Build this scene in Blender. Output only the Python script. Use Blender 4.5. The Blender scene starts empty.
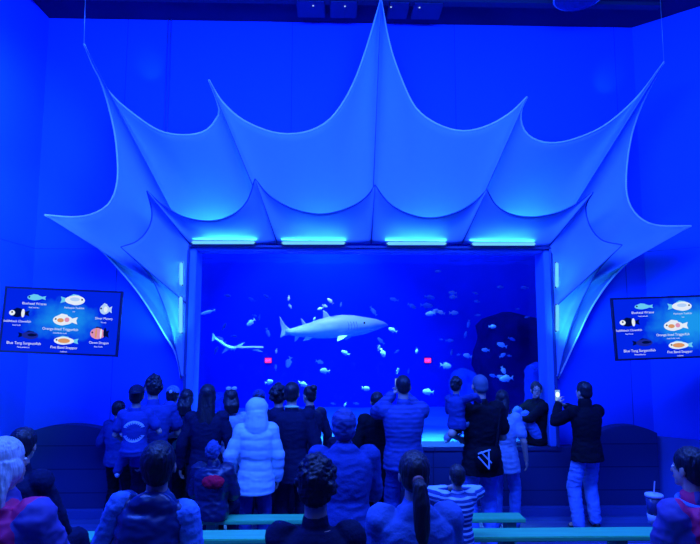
import bpy, bmesh, math, random
import numpy as np
from mathutils import Vector, Matrix, noise
from mathutils.bvhtree import BVHTree
random.seed(7)
C = bpy.context.scene.collection
F = 560.0; CZ = 2.4; PITCH = math.radians(6.1); ROLL = math.radians(0.1)
sc = bpy.context.scene
# ------------------------------------------------------------------ camera
YAW = math.radians(1.5)
fw = Vector((math.sin(YAW)*math.cos(PITCH), math.cos(YAW)*math.cos(PITCH), math.sin(PITCH))); r0 = Vector((math.cos(YAW), -math.sin(YAW), 0)); u0 = r0.cross(fw)
RT = r0*math.cos(ROLL) + u0*math.sin(ROLL); UP = u0*math.cos(ROLL) - r0*math.sin(ROLL)
cam_d = bpy.data.cameras.new('camera'); cam = bpy.data.objects.new('camera', cam_d); C.objects.link(cam)
cam_d.sensor_width = 36; cam_d.lens = F*36/700.0; cam_d.clip_end = 200
M = Matrix((RT, UP, -fw)).transposed().to_4x4(); M.translation = Vector((0, 0, CZ)); cam.matrix_world = M
sc.camera = cam
def P(x, y, D):                                   # the point of the place seen at (x, y), D metres in front
    d = RT*((x-350)/F) - UP*((y-272)/F) + fw
    return Vector((0, 0, CZ)) + d*(D/d.y)
def PF(x, y, z=0.0):                              # on the horizontal plane z
    d = RT*((x-350)/F) - UP*((y-272)/F) + fw
    return Vector((0, 0, CZ)) + d*((z-CZ)/d.z)
# ------------------------------------------------------------------ materials
def mat(name, col, rough=0.6, metal=0.0, spec=0.5, bump=0.0, bscale=40.0, var=0.0, vscale=8.0, stretch=(1, 1, 1), emit=None, estr=0.0, sheen=0.0):
    m = bpy.data.materials.new(name); m.use_nodes = True; nt = m.node_tree; b = nt.nodes['Principled BSDF']
    b.inputs['Base Color'].default_value = (*col, 1); b.inputs['Roughness'].default_value = rough
    b.inputs['Metallic'].default_value = metal; b.inputs['Specular IOR Level'].default_value = spec
    if sheen: b.inputs['Sheen Weight'].default_value = sheen
    tc = nt.nodes.new('ShaderNodeTexCoord'); mp = nt.nodes.new('ShaderNodeMapping'); nt.links.new(tc.outputs['Object'], mp.inputs[0])
    mp.inputs['Scale'].default_value = stretch
    if var:
        n = nt.nodes.new('ShaderNodeTexNoise'); n.inputs['Scale'].default_value = vscale; n.inputs['Detail'].default_value = 4
        nt.links.new(mp.outputs[0], n.inputs['Vector'])
        mx = nt.nodes.new('ShaderNodeMix'); mx.data_type = 'RGBA'
        mx.inputs['A'].default_value = (*[c*(1-var) for c in col], 1); mx.inputs['B'].default_value = (*[min(1, c*(1+var)) for c in col], 1)
        nt.links.new(n.outputs['Fac'], mx.inputs['Factor']); nt.links.new(mx.outputs['Result'], b.inputs['Base Color'])
    if bump:
        n2 = nt.nodes.new('ShaderNodeTexNoise'); n2.inputs['Scale'].default_value = bscale; n2.inputs['Detail'].default_value = 3
        nt.links.new(mp.outputs[0], n2.inputs['Vector'])
        bp = nt.nodes.new('ShaderNodeBump'); bp.inputs['Strength'].default_value = bump; bp.inputs['Distance'].default_value = 0.02
        nt.links.new(n2.outputs['Fac'], bp.inputs['Height']); nt.links.new(bp.outputs[0], b.inputs['Normal'])
    if emit: b.inputs['Emission Color'].default_value = (*emit, 1); b.inputs['Emission Strength'].default_value = estr
    return m
def stripe_mat(name, c1, c2, period, duty=0.5, axis=2, rough=0.7):
    m = bpy.data.materials.new(name); m.use_nodes = True; nt = m.node_tree; b = nt.nodes['Principled BSDF']; b.inputs['Roughness'].default_value = rough
    tc = nt.nodes.new('ShaderNodeTexCoord'); sp = nt.nodes.new('ShaderNodeSeparateXYZ'); nt.links.new(tc.outputs['Object'], sp.inputs[0])
    md = nt.nodes.new('ShaderNodeMath'); md.operation = 'PINGPONG'; md.inputs[1].default_value = period/2
    nz = nt.nodes.new('ShaderNodeTexNoise'); nz.inputs['Scale'].default_value = 6; nt.links.new(tc.outputs['Object'], nz.inputs['Vector'])
    ad = nt.nodes.new('ShaderNodeMath'); ad.operation = 'MULTIPLY_ADD'; ad.inputs[1].default_value = period*0.8
    nt.links.new(nz.outputs['Fac'], ad.inputs[0]); nt.links.new(sp.outputs[axis], ad.inputs[2]); nt.links.new(ad.outputs[0], md.inputs[0])
    gt = nt.nodes.new('ShaderNodeMath'); gt.operation = 'GREATER_THAN'; gt.inputs[1].default_value = period/2*duty; nt.links.new(md.outputs[0], gt.inputs[0])
    mx = nt.nodes.new('ShaderNodeMix'); mx.data_type = 'RGBA'; mx.inputs['A'].default_value = (*c1, 1); mx.inputs['B'].default_value = (*c2, 1)
    nt.links.new(gt.outputs[0], mx.inputs['Factor']); nt.links.new(mx.outputs['Result'], b.inputs['Base Color'])
    return m
def emis(name, col, s):
    m = bpy.data.materials.new(name); m.use_nodes = True; nt = m.node_tree; nt.nodes.clear()
    e = nt.nodes.new('ShaderNodeEmission'); o = nt.nodes.new('ShaderNodeOutputMaterial'); e.inputs[0].default_value = (*col, 1); e.inputs[1].default_value = s
    nt.links.new(e.outputs[0], o.inputs[0]); return m
def panel_wall_mat(name, col, bw, bh, mortar=0.006, off=0.0):
    m = mat(name, col, 0.75, spec=0.2, var=0.06, vscale=0.7); nt = m.node_tree; b = nt.nodes['Principled BSDF']
    tc = nt.nodes.new('ShaderNodeTexCoord'); br = nt.nodes.new('ShaderNodeTexBrick'); sp = nt.nodes.new('ShaderNodeSeparateXYZ'); cb = nt.nodes.new('ShaderNodeCombineXYZ')
    nt.links.new(tc.outputs['Object'], sp.inputs[0])
    ad = nt.nodes.new('ShaderNodeMath'); ad.operation = 'ADD'; nt.links.new(sp.outputs[0], ad.inputs[0]); nt.links.new(sp.outputs[1], ad.inputs[1])
    nt.links.new(ad.outputs[0], cb.inputs[0]); nt.links.new(sp.outputs[2], cb.inputs[1]); nt.links.new(cb.outputs[0], br.inputs['Vector'])
    br.offset = off; br.inputs['Scale'].default_value = 1; br.inputs['Brick Width'].default_value = bw; br.inputs['Row Height'].default_value = bh
    br.inputs['Mortar Size'].default_value = mortar; br.inputs['Color1'].default_value = (1, 1, 1, 1); br.inputs['Color2'].default_value = (.93, .93, .93, 1); br.inputs['Mortar'].default_value = (.55, .55, .55, 1)
    mx = nt.nodes.new('ShaderNodeMix'); mx.data_type = 'RGBA'; mx.blend_type = 'MULTIPLY'; mx.inputs['Factor'].default_value = 1
    src = b.inputs['Base Color'].links[0].from_socket
    nt.links.new(src, mx.inputs['A']); nt.links.new(br.outputs['Color'], mx.inputs['B']); nt.links.new(mx.outputs['Result'], b.inputs['Base Color'])
    return m
MWALL = panel_wall_mat('painted blue wall', (.015, .105, .85), 2.4, 3.55)
MSIDE = panel_wall_mat('painted blue side wall', (.02, .13, .9), 2.4, 3.55)
MCEIL = mat('dark ceiling', (.02, .03, .10), 0.9, spec=0.1, var=.3, vscale=1.5)
MDARK = mat('dark equipment', (.03, .035, .07), 0.5)
MWAINS = panel_wall_mat('dark wainscot', (.02, .045, .16), 9, .30, .008)
MWAINS2 = mat('side wainscot', (.05, .11, .45), .7, var=.1)
MBASE = mat('plinth', (.04, .09, .32), .55)
MFRAME = mat('window frame paint', (.09, .27, .9), .5, var=.05)
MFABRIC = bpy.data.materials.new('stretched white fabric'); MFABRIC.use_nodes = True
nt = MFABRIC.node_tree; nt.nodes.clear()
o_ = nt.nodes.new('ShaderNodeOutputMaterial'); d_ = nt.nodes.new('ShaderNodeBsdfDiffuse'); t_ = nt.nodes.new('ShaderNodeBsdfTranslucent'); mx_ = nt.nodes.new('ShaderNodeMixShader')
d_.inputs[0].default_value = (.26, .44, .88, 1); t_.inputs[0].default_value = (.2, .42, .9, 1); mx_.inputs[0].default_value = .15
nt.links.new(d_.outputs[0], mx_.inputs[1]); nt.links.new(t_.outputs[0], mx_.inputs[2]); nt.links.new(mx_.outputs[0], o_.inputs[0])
MHEM = mat('pale hem', (.8, .88, .95), .6)
MCORD = mat('dark seam', (.03, .08, .35), .6)
MWIRE = mat('steel wire', (.4, .5, .6), .4, .6)
MTEAL = mat('green painted bench', (.10, .80, .24), .35, var=.25, vscale=3, stretch=(1, 12, 12))
MTEALD = mat('green bench leg', (.05, .42, .22), .5)
MTIER = mat('dark bleacher tier', (.03, .06, .16), .7, var=.2)
# plank floor
MFLOOR = mat('stage planks', (.10, .17, .42), .35, spec=.4, var=.35, vscale=1.2, stretch=(.5, 6, 1), bump=.15, bscale=30)
nt = MFLOOR.node_tree; b = nt.nodes['Principled BSDF']; tc = nt.nodes.new('ShaderNodeTexCoord'); br = nt.nodes.new('ShaderNodeTexBrick')
nt.links.new(tc.outputs['Object'], br.inputs['Vector']); br.inputs['Scale'].default_value = 1; br.inputs['Brick Width'].default_value = 2.2; br.inputs['Row Height'].default_value = .13
br.inputs['Mortar Size'].default_value = .004; br.inputs['Color1'].default_value = (1, 1, 1, 1); br.inputs['Color2'].default_value = (.6, .6, .6, 1); br.inputs['Mortar'].default_value = (.15, .15, .15, 1)
mx = nt.nodes.new('ShaderNodeMix'); mx.data_type = 'RGBA'; mx.blend_type = 'MULTIPLY'; mx.inputs['Factor'].default_value = 1
src = b.inputs['Base Color'].links[0].from_socket; nt.links.new(src, mx.inputs['A']); nt.links.new(br.outputs['Color'], mx.inputs['B']); nt.links.new(mx.outputs['Result'], b.inputs['Base Color'])
MSKIN = mat('skin', (.62, .40, .30), .55, var=.05)
MSKIND = mat('brown skin', (.25, .13, .09), .55, var=.05)
MEYE = mat('eye white', (.8, .8, .8), .2); MIRIS = mat('iris', (.02, .02, .02), .2); MLIP = mat('lips', (.45, .16, .14), .5)
MHAIR = mat('near black hair', (.012, .012, .02), .45, bump=.5, bscale=60, stretch=(1, 1, .12))
MHAIRB = mat('dark brown hair', (.035, .028, .03), .45, bump=.5, bscale=60, stretch=(1, 1, .12))
MBLOND = mat('blonde hair', (.75, .72, .62), .4, bump=.9, bscale=45, var=.35, vscale=30, stretch=(1, 1, .1))
# ------------------------------------------------------------------ mesh helpers
def tag(o, label=None, cat=None, group=None, kind=None):
    if label: o['label'] = label
    if cat: o['category'] = cat
    if group: o['group'] = group
    if kind: o['kind'] = kind
    return o
def empty(name, loc=(0, 0, 0), rz=0.0, **k):
    o = bpy.data.objects.new(name, None); C.objects.link(o); o.location = loc; o.rotation_euler = (0, 0, rz); o.empty_display_size = .1
    return tag(o, **k)
def link(name, vs, fs, m, parent=None, smooth=True):
    me = bpy.data.meshes.new(name); me.from_pydata([tuple(v) for v in vs], [], [tuple(f) for f in fs]); me.update()
    if smooth: me.polygons.foreach_set('use_smooth', [True]*len(me.polygons))
    if m: me.materials.append(m)
    o = bpy.data.objects.new(name, me); C.objects.link(o)
    if parent: o.parent = parent
    return o
class MB:
    def __init__(s): s.v = []; s.f = []
    def add(s, vs, fs):
        n = len(s.v); s.v += [Vector(v) for v in vs]; s.f += [tuple(i+n for i in f) for f in fs]; return s
    def box(s, c, d, R=None, bev=0.0):
        bm = bmesh.new(); bmesh.ops.create_cube(bm, size=1)
        for v in bm.verts: v.co = Vector((v.co.x*d[0], v.co.y*d[1], v.co.z*d[2]))
        if bev: bmesh.ops.bevel(bm, geom=bm.edges[:], offset=bev, segments=2, affect='EDGES')
        if R: bmesh.ops.transform(bm, matrix=R.to_4x4(), verts=bm.verts)
        bm.verts.index_update()
        s.add([v.co+Vector(c) for v in bm.verts], [[v.index for v in f.verts] for f in bm.faces]); bm.free(); return s
    def loft(s, rings, closed=True):               # rings: lists of points of equal count
        n = len(rings[0]); vs = [p for r in rings for p in r]; fs = []
        for i in range(len(rings)-1):
            for j in range(n):
                k = (j+1) % n; fs.append((i*n+j, i*n+k, (i+1)*n+k, (i+1)*n+j))
        if closed: fs.append(tuple(range(n-1, -1, -1))); fs.append(tuple((len(rings)-1)*n+j for j in range(n)))
        return s.add(vs, fs)
    def tube(s, pts, r, n=8):
        pts = [Vector(p) for p in pts]; rings = []; rr = r if isinstance(r, (list, tuple)) else [r]*len(pts)
        prev = None
        for i, p in enumerate(pts):
            t = (pts[min(i+1, len(pts)-1)]-pts[max(i-1, 0)])
            t = t.normalized() if t.length > 1e-9 else Vector((0, 0, 1))
            a = prev - t*prev.dot(t) if prev is not None else t.orthogonal()
            if a.length < 1e-6: a = t.orthogonal()
            a.normalize(); prev = a; b = t.cross(a)
            rings.append([p+(a*math.cos(2*math.pi*j/n)+b*math.sin(2*math.pi*j/n))*rr[i] for j in range(n)])
        return s.loft(rings)
    def ell(s, c, r, R=None, n=14, m=9):
        c = Vector(c); vs = []; R = R or Matrix.Identity(3)
        for i in range(1, m):
            t = math.pi*i/m
            for j in range(n):
                a = 2*math.pi*j/n
                vs.append(c+R@Vector((r[0]*math.sin(t)*math.cos(a), r[1]*math.sin(t)*math.sin(a), r[2]*math.cos(t))))
        top = len(vs); vs.append(c+R@Vector((0, 0, r[2]))); bot = len(vs); vs.append(c-R@Vector((0, 0, r[2]))); fs = []
        for i in range(m-2):
            for j in range(n):
                k = (j+1) % n; fs.append((i*n+j, (i+1)*n+j, (i+1)*n+k, i*n+k))
        for j in range(n):
            k = (j+1) % n; fs.append((top, j, k)); fs.append((bot, (m-2)*n+k, (m-2)*n+j))
        return s.add(vs, fs)
    def cap(s, a, b, ra, rb, n=12):
        a = Vector(a); b = Vector(b); t = b-a; L = t.length
        if L < 1e-5: return s.ell(a, (ra, ra, ra))
        t /= L; u = t.orthogonal().normalized(); w = t.cross(u); rings = []
        for (c, r, ph) in [(a, ra, -80), (a, ra, -50), (a, ra, -20), (a, ra, 0), (b, rb, 0), (b, rb, 20), (b, rb, 50), (b, rb, 80)]:
            ph = math.radians(ph)
            rings.append([c+t*(r*math.sin(ph))+(u*math.cos(2*math.pi*j/n)+w*math.sin(2*math.pi*j/n))*r*math.cos(ph) for j in range(n)])
        return s.loft(rings)
    def build(s, name, m, parent=None, smooth=False): return link(name, s.v, s.f, m, parent, smooth)
    def blob(s, name, m, parent, voxel, sm=3, wr=0.0, wsc=.12, post=None, streak=False):      # one continuous skin over all the shapes
        o = link('tmp', s.v, s.f, None)
        bm = bmesh.new(); bm.from_mesh(o.data); bmesh.ops.recalc_face_normals(bm, faces=bm.faces); bm.to_mesh(o.data); bm.free()
        r = o.modifiers.new('r', 'REMESH'); r.mode = 'VOXEL'; r.voxel_size = voxel; r.use_smooth_shade = True
        if sm: q = o.modifiers.new('s', 'SMOOTH'); q.factor = .5; q.iterations = sm
        dg = bpy.context.evaluated_depsgraph_get(); me = bpy.data.meshes.new_from_object(o.evaluated_get(dg))
        bpy.data.objects.remove(o)
        n = len(me.vertices); co = np.empty(n*3, 'f'); me.vertices.foreach_get('co', co); co = co.reshape(-1, 3)
        if wr or post:
            no = np.empty(n*3, 'f'); me.vertices.foreach_get('normal', no); no = no.reshape(-1, 3)
            off = np.zeros(n, 'f')
            if wr:
                for i in range(n):
                    v = co[i]
                    q = (v[0]/wsc, v[1]/wsc, v[2]/wsc*1.7) if not streak else (v[0]/wsc, v[1]/wsc, v[2]/wsc*.12)
                    off[i] = wr*(1-2*abs(noise.noise(q)))+wr*.5*noise.noise((q[0]*2.3, q[1]*2.3, q[2]*2.3+5))
            if post: off = off + post(co)
            co = co + no*off[:, None]
            me.vertices.foreach_set('co', co.astype('f').ravel()); me.update()
        me.name = name; me.materials.clear(); me.materials.append(m)
        o = bpy.data.objects.new(name, me); C.objects.link(o); o.parent = parent
        return o
def arc(pts, n=24):                                # smooth curve through traced points (Catmull-Rom)
    pts = [Vector(p) for p in pts]; out = []
    q = [pts[0]*2-pts[1]]+pts+[pts[-1]*2-pts[-2]]
    for i in range(1, len(q)-2):
        for j in range(6):
            t = j/6; a, b, c, d = q[i-1], q[i], q[i+1], q[i+2]
            out.append(.5*((2*b)+(c-a)*t+(2*a-5*b+4*c-d)*t*t+(3*b-a-3*c+d)*t*t*t))
    out.append(pts[-1]); L = [0]
    for i in range(1, len(out)): L.append(L[-1]+(out[i]-out[i-1]).length)
    res = []; k = 0
    for j in range(n+1):
        s = L[-1]*j/n
        while k < len(L)-2 and L[k+1] < s: k += 1
        f = (s-L[k])/max(1e-9, L[k+1]-L[k]); res.append(out[k].lerp(out[k+1], min(1, f)))
    return res
# ================================================================== SETTING
YW = 7.85; YF = 7.68; YG = 8.0
ZC = P(345, 23, YW).z
XL = P(49, 20, YW).x; XR = P(632, 27, YW).x
wx0 = P(194, 350, YF).x; wx1 = P(546, 350, YF).x; wz1 = P(370, 251.5, YF).z; wz0 = PF(370, 447, 0).z
wz0 = P(370, 447, YF).z
RX, RY = XR+3.0, YW-2.6
def struct(o): return tag(o, kind='structure')
struct(MB().box((0, 1.0, -.05), (16, 18, .1)).build('floor', MFLOOR))
struct(MB().box((0, 1.0, ZC+.05), (16, 18, .1)).build('ceiling', MCEIL))
w = MB(); T = .3
w.box(((-6.6+wx0-.1)/2, YW+T/2, ZC/2), (wx0-.1+6.6, T, ZC)); w.box(((wx1+.1+6.6)/2, YW+T/2, ZC/2), (6.6-wx1-.1, T, ZC))
w.box(((wx0+wx1)/2, YW+T/2, (wz1+.1+ZC)/2), (wx1-wx0+.2, T, ZC-wz1-.1)); w.box(((wx0+wx1)/2, YW+T/2, (wz0-.05)/2), (wx1-wx0+.2, T, wz0-.05))
struct(w.build('wall_back', MWALL))
struct(MB().box((XL-.1, (YW-7)/2, ZC/2), (.2, YW+7, ZC)).build('wall_left', MSIDE))
def wall_seg(name, a, b, z0, z1, th, m):
    a = Vector((a[0], a[1], 0)); b = Vector((b[0], b[1], 0)); d = (b-a).normalized(); n = Vector((-d.y, d.x, 0))
    vs = [a+Vector((0, 0, z0)), b+Vector((0, 0, z0)), b+n*th+Vector((0, 0, z0)), a+n*th+Vector((0, 0, z0))]
    vs += [v+Vector((0, 0, z1-z0)) for v in vs]
    o = link(name, vs, [(3, 2, 1, 0), (4, 5, 6, 7), (0, 1, 5, 4), (1, 2, 6, 5), (2, 3, 7, 6), (3, 0, 4, 7)], m, smooth=False)
    return struct(o)
wall_seg('wall_right', (RX, RY), (XR, YW), 0, ZC, -.2, MSIDE)
wall_seg('wall_right_rear', (RX, -7), (RX, RY), 0, ZC, -.2, MSIDE)
wall_seg('wall_rear', (-6.6, -7), (7.9, -7), 0, ZC, -.2, MCEIL)
wall_seg('trim_right', (RX-.02, RY+.02), (XR-.02, YW-.0), 0, .98, .05, MWAINS2)
wall_seg('trim_left', (XL+.05, YW), (XL+.05, 2), 0, 1.02, -.05, MWAINS2)
# dark low panelling with its two humps
prof = [(20, 436), (32, 431), (48, 427), (70, 425), (92, 427), (110, 432), (124, 439), (142, 447), (370, 447), (585, 447), (592, 438), (600, 432), (614, 427), (630, 425.5), (645, 428), (657, 433)]
pts = [P(x, y, YF) for x, y in prof]; pts[0].x = XL+.02; pts[-1].x = min(pts[-1].x, XR)
front = [Vector((p.x, YF, p.z)) for p in pts] + [Vector((pts[-1].x, YF, 0)), Vector((pts[0].x, YF, 0))]
# subdivide the humps smoothly
top = arc(front[:8], 24)+[front[8]]+arc(front[9:16], 24)
front = top+front[16:]
n = len(front); back = [v+Vector((0, YW-YF, 0)) for v in front]
struct(link('trim_low_panelling', front+back, [tuple(range(n-1, -1, -1)), tuple(range(n, 2*n))]+[(i, (i+1) % n, n+(i+1) % n, n+i) for i in range(n)], MWAINS, smooth=False))
struct(MB().box(((XL+XR)/2, YF-.05, .05), (XR-XL-.1, .14, .10)).build('baseboard_back', MBASE))
struct(MB().box(((wx0+wx1)/2, (YF+YG)/2+.02, wz0-.025), (wx1-wx0+.3, YG-YF+.08, .05)).build('window_ledge', MWAINS)); 
# ---- window frame and glass
win = tag(empty('window_1', ((wx0+wx1)/2, YF, wz0)), kind='structure')
def wch(mb, name, m):
    o = mb.build(name, m); o.parent = win; o.matrix_parent_inverse = Matrix.Translation(-Vector(win.location)); return o
fwid = .10; yd = (YF-.03+YG)/2; dd = YG-YF+.03
wch(MB().box((wx0-fwid/2, yd, (wz0+wz1+fwid)/2), (fwid, dd, wz1-wz0+fwid), bev=.012), 'side_frame', MFRAME)
wch(MB().box((wx1+fwid/2, yd, (wz0+wz1+fwid)/2), (fwid, dd, wz1-wz0+fwid), bev=.012), 'side_frame', MFRAME)
wch(MB().box(((wx0+wx1)/2, yd, wz1+fwid/2-.03), (wx1-wx0, dd, fwid-.06), bev=.012), 'top_frame', MFRAME)
lip = mat('dark frame lip', (.02, .05, .22), .5)
wch(MB().box(((wx0+wx1)/2, YF-.05, wz1+fwid-.045), (wx1-wx0+2*fwid, .05, .03)), 'lip', lip)
for s, x in ((-1, wx0-fwid), (1, wx1+fwid)): wch(MB().box((x, YF-.045, (wz0+wz1+fwid)/2), (.03, .05, wz1-wz0+fwid)), 'lip', lip)
MGL = bpy.data.materials.new('clear acrylic'); MGL.use_nodes = True; nt = MGL.node_tree; nt.nodes.clear()
o_ = nt.nodes.new('ShaderNodeOutputMaterial'); tr = nt.nodes.new('ShaderNodeBsdfTransparent'); gl = nt.nodes.new('ShaderNodeBsdfGlossy'); mx_ = nt.nodes.new('ShaderNodeMixShader')
gl.inputs['Roughness'].default_value = 0.0; tr.inputs[0].default_value = (.93, .97, 1, 1); mx_.inputs[0].default_value = .03
nt.links.new(tr.outputs[0], mx_.inputs[1]); nt.links.new(gl.outputs[0], mx_.inputs[2]); nt.links.new(mx_.outputs[0], o_.inputs[0])
g = MB(); g.add([(wx0-.02, YG, wz0-.02), (wx1+.02, YG, wz0-.02), (wx1+.02, YG, wz1+.02), (wx0-.02, YG, wz1+.02)], [(0, 1, 2, 3)])
wch(g, 'glass_pane', MGL)
# ---- tank
TY = 13.2
MTANK = mat('blue tank wall', (.01, .09, .85), .9, spec=0, var=.35, vscale=.6)
MSAND = mat('tank sand', (.10, .34, .85), .9, var=.25, vscale=2.5, bump=.6, bscale=5)
t = MB()
t.box((0, TY+.1, 2.9), (13, .2, 5.8)); t.box((-6.4, (YG+TY)/2+.1, 2.9), (.2, TY-YG, 5.8)); t.box((6.4, (YG+TY)/2+.1, 2.9), (.2, TY-YG, 5.8)); t.box((0, (YG+TY)/2, 5.75), (13, TY-YG, .1))
struct(t.build('wall_tank', MTANK))
bm = bmesh.new(); bmesh.ops.create_grid(bm, x_segments=60, y_segments=30, size=1)
for v in bm.verts:
    v.co.x *= 6.3; v.co.y = YG+.03+(v.co.y+1)/2*(TY-YG-.03); v.co.z = wz0-.10+.05*noise.noise((v.co.x*1.3, v.co.y*1.3, 0))-.02*(v.co.y-YG)
me = bpy.data.meshes.new('sand'); bm.to_mesh(me); bm.free(); me.materials.append(MSAND); sand = bpy.data.objects.new('floor_tank_sand', me); C.objects.link(sand); struct(sand)
# water surface seen from below, rippled
MWAT = bpy.data.materials.new('rippled water surface'); MWAT.use_nodes = True; nt = MWAT.node_tree; nt.nodes.clear()
o_ = nt.nodes.new('ShaderNodeOutputMaterial'); tr = nt.nodes.new('ShaderNodeBsdfTransparent'); gl = nt.nodes.new('ShaderNodeBsdfGlossy'); mx_ = nt.nodes.new('ShaderNodeMixShader')
gl.inputs['Roughness'].default_value = .12; gl.inputs[0].default_value = (.6, .85, 1, 1); mx_.inputs[0].default_value = .35; nt.links.new(tr.outputs[0], mx_.inputs[1]); nt.links.new(gl.outputs[0], mx_.inputs[2]); nt.links.new(mx_.outputs[0], o_.inputs[0])
bm = bmesh.new(); bmesh.ops.create_grid(bm, x_segments=110, y_segments=50, size=1)
zs = 3.62
for v in bm.verts:
    v.co.x *= 6.3; v.co.y = YG+.1+(v.co.y+1)/2*(TY-YG-.1)
    v.co.z = zs+.4+.05*noise.noise((v.co.x*2.2, v.co.y*4, 3))+.03*noise.noise((v.co.x*7, v.co.y*9, 1))
me = bpy.data.meshes.new('w'); bm.to_mesh(me); bm.free(); me.materials.append(MWAT); wo = bpy.data.objects.new('water_surface', me); C.objects.link(wo); struct(wo)
for p in me.polygons: p.use_smooth = True
MVOL = bpy.data.materials.new('blue water'); MVOL.use_nodes = True; nt = MVOL.node_tree; nt.nodes.clear()
o_ = nt.nodes.new('ShaderNodeOutputMaterial'); va = nt.nodes.new('ShaderNodeVolumeAbsorption'); va.inputs[0].default_value = (.05, .55, .985, 1); va.inputs[1].default_value = .36; nt.links.new(va.outputs[0], o_.inputs['Volume'])
tag(MB().box((0, (YG+TY)/2, 2.95), (12.7, TY-YG-.06, 5.5)).build('tank_water', MVOL), kind='structure')
# rocks
MROCK = mat('dark reef rock', (.004, .012, .16), .95, spec=.1, var=.5, vscale=3, bump=1, bscale=6)
MPALE = mat('pale reef rock', (.03, .12, .55), .9, spec=.1, var=.4, vscale=5, bump=1, bscale=9)
def rock(name, px0, px1, py0, D, dep, m, label, seed, bulge=.25):
    a = P(px0, py0, D); b = P(px1, py0, D); cx = (a.x+b.x)/2; zb = wz0-.25; h = a.z-zb; root = (cx, D, zb)
    mb = MB(); rings = []; N = 28; K = 16
    for i in range(K+1):
        f = i/K; r = 1-.12*f; rr = r*(1 if f < .86 else math.sqrt(max(.02, 1-((f-.86)/.14)**2)))
        ring = []
        for j in range(N):
            an = 2*math.pi*j/N; sx, sy = math.cos(an), math.sin(an)
            e = (abs(sx)**4+abs(sy)**4)**-.25
            q = 1+bulge*noise.noise((sx*1.6+seed, sy*1.6, f*4))+.5*bulge*noise.noise((sx*5+seed, sy*5, f*13))
            ring.append((sx*e*rr*q*(b.x-a.x)/2, sy*e*rr*q*dep/2, f*h))
        rings.append(ring)
    mb.loft(rings); o = mb.build(name, m, smooth=True); o.location = root
    return tag(o, label, 'rock', )
rock('reef_rock', 474, 538, 312, 11.4, 1.5, MROCK, 'broad dark rock mass standing in the right half of the tank', 1)
rock('reef_rock', 524, 549, 362, 9.6, .5, MPALE, 'pale rock pillar inside the tank behind the man on the ledge', 5, .2)
rock('reef_rock', 450, 476, 368, 10.6, .7, MPALE, 'low pale blue rock left of the dark rock mass', 9, .3)
rock('reef_rock', 196, 226, 392, 11.0, .9, MPALE, 'low pale rock at the left end of the tank floor', 13, .35)
# ---- ceiling bits
for i, (x0, x1, dx) in enumerate([(297, 325, 313), (330, 357, 345), (388, 408, 389), (412, 441, 420)]):
    a = P(x0, 8, 7.45); b = P(x1, 8, 7.45); e = empty('ceiling_speaker', ((a.x+b.x)/2, 7.42, ZC), group='boxes under the ceiling',
        label=['leftmost of the four square dark boxes under the ceiling', 'square dark ceiling box just left of the tall sail peak', 'square dark ceiling box just right of the tall sail peak', 'rightmost of the four square dark boxes under the ceiling'][i], cat='speaker')
    MB().box((0, 0, -.03), (b.x-a.x, .42, .06), bev=.01).build('body', mat('box', (.03, .05, .14), .5), e)
    lx = P(dx, 6, 7.27).x-e.location.x; lx = max(-(b.x-a.x)/2+.03, min((b.x-a.x)/2-.03, lx))
    MB().ell((lx, -.1, -.063), (.012, .012, .008)).build('indicator_light', emis('small lamp', (.4, .6, 1), 1), e)
c = P(578, -9, 7.0); e = empty('dome_lamp', (c.x, 7.0, ZC), label='round dark dome lamp with a pale rim hanging at the ceiling', cat='lamp')
MB().ell((0, 0, -.07), (.30, .30, .10), n=28).build('dome', mat('dome', (.03, .05, .16), .3), e)
rim = MB(); rim.tube([(.31*math.cos(a), .31*math.sin(a), -.075) for a in [2*math.pi*i/40 for i in range(41)]], .012, 6); rim.build('rim', MHEM, e)
# dark beam across the ceiling in front of the wall
struct(MB().box((0, 7.25, ZC-.02), (9, .12, .06)).build('ceiling_beam', MDARK))
def cable(name, pts, r, m, label, cat='cable', **k):
    return tag(MB().tube(pts, r, 6).build(name, m, smooth=True), label, cat, **k)
tp = P(84, 43.3, 6.9)
cable('hanging_wire', [Vector((tp.x-.02, 6.9, ZC)), tp], .006, MWIRE, 'thin pale wire from the ceiling to the far left sail tip')
tp6 = P(664, 62, 6.9); cable('hanging_wire', [Vector((tp6.x, 6.9, ZC)), tp6], .004, MWIRE, 'thin wire from the ceiling to the far right sail tip')
for q, lb in ((168, 'left of the two dark cables down the back wall'), (171, 'right of the two dark cables down the back wall')):
    p0 = P(q, 25, YW-.02); cable('wall_cable', [Vector((p0.x, YW-.02, ZC)), Vector((p0.x, YW-.02, 3.0))], .008, MCORD, lb, group='wall cables')
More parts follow.
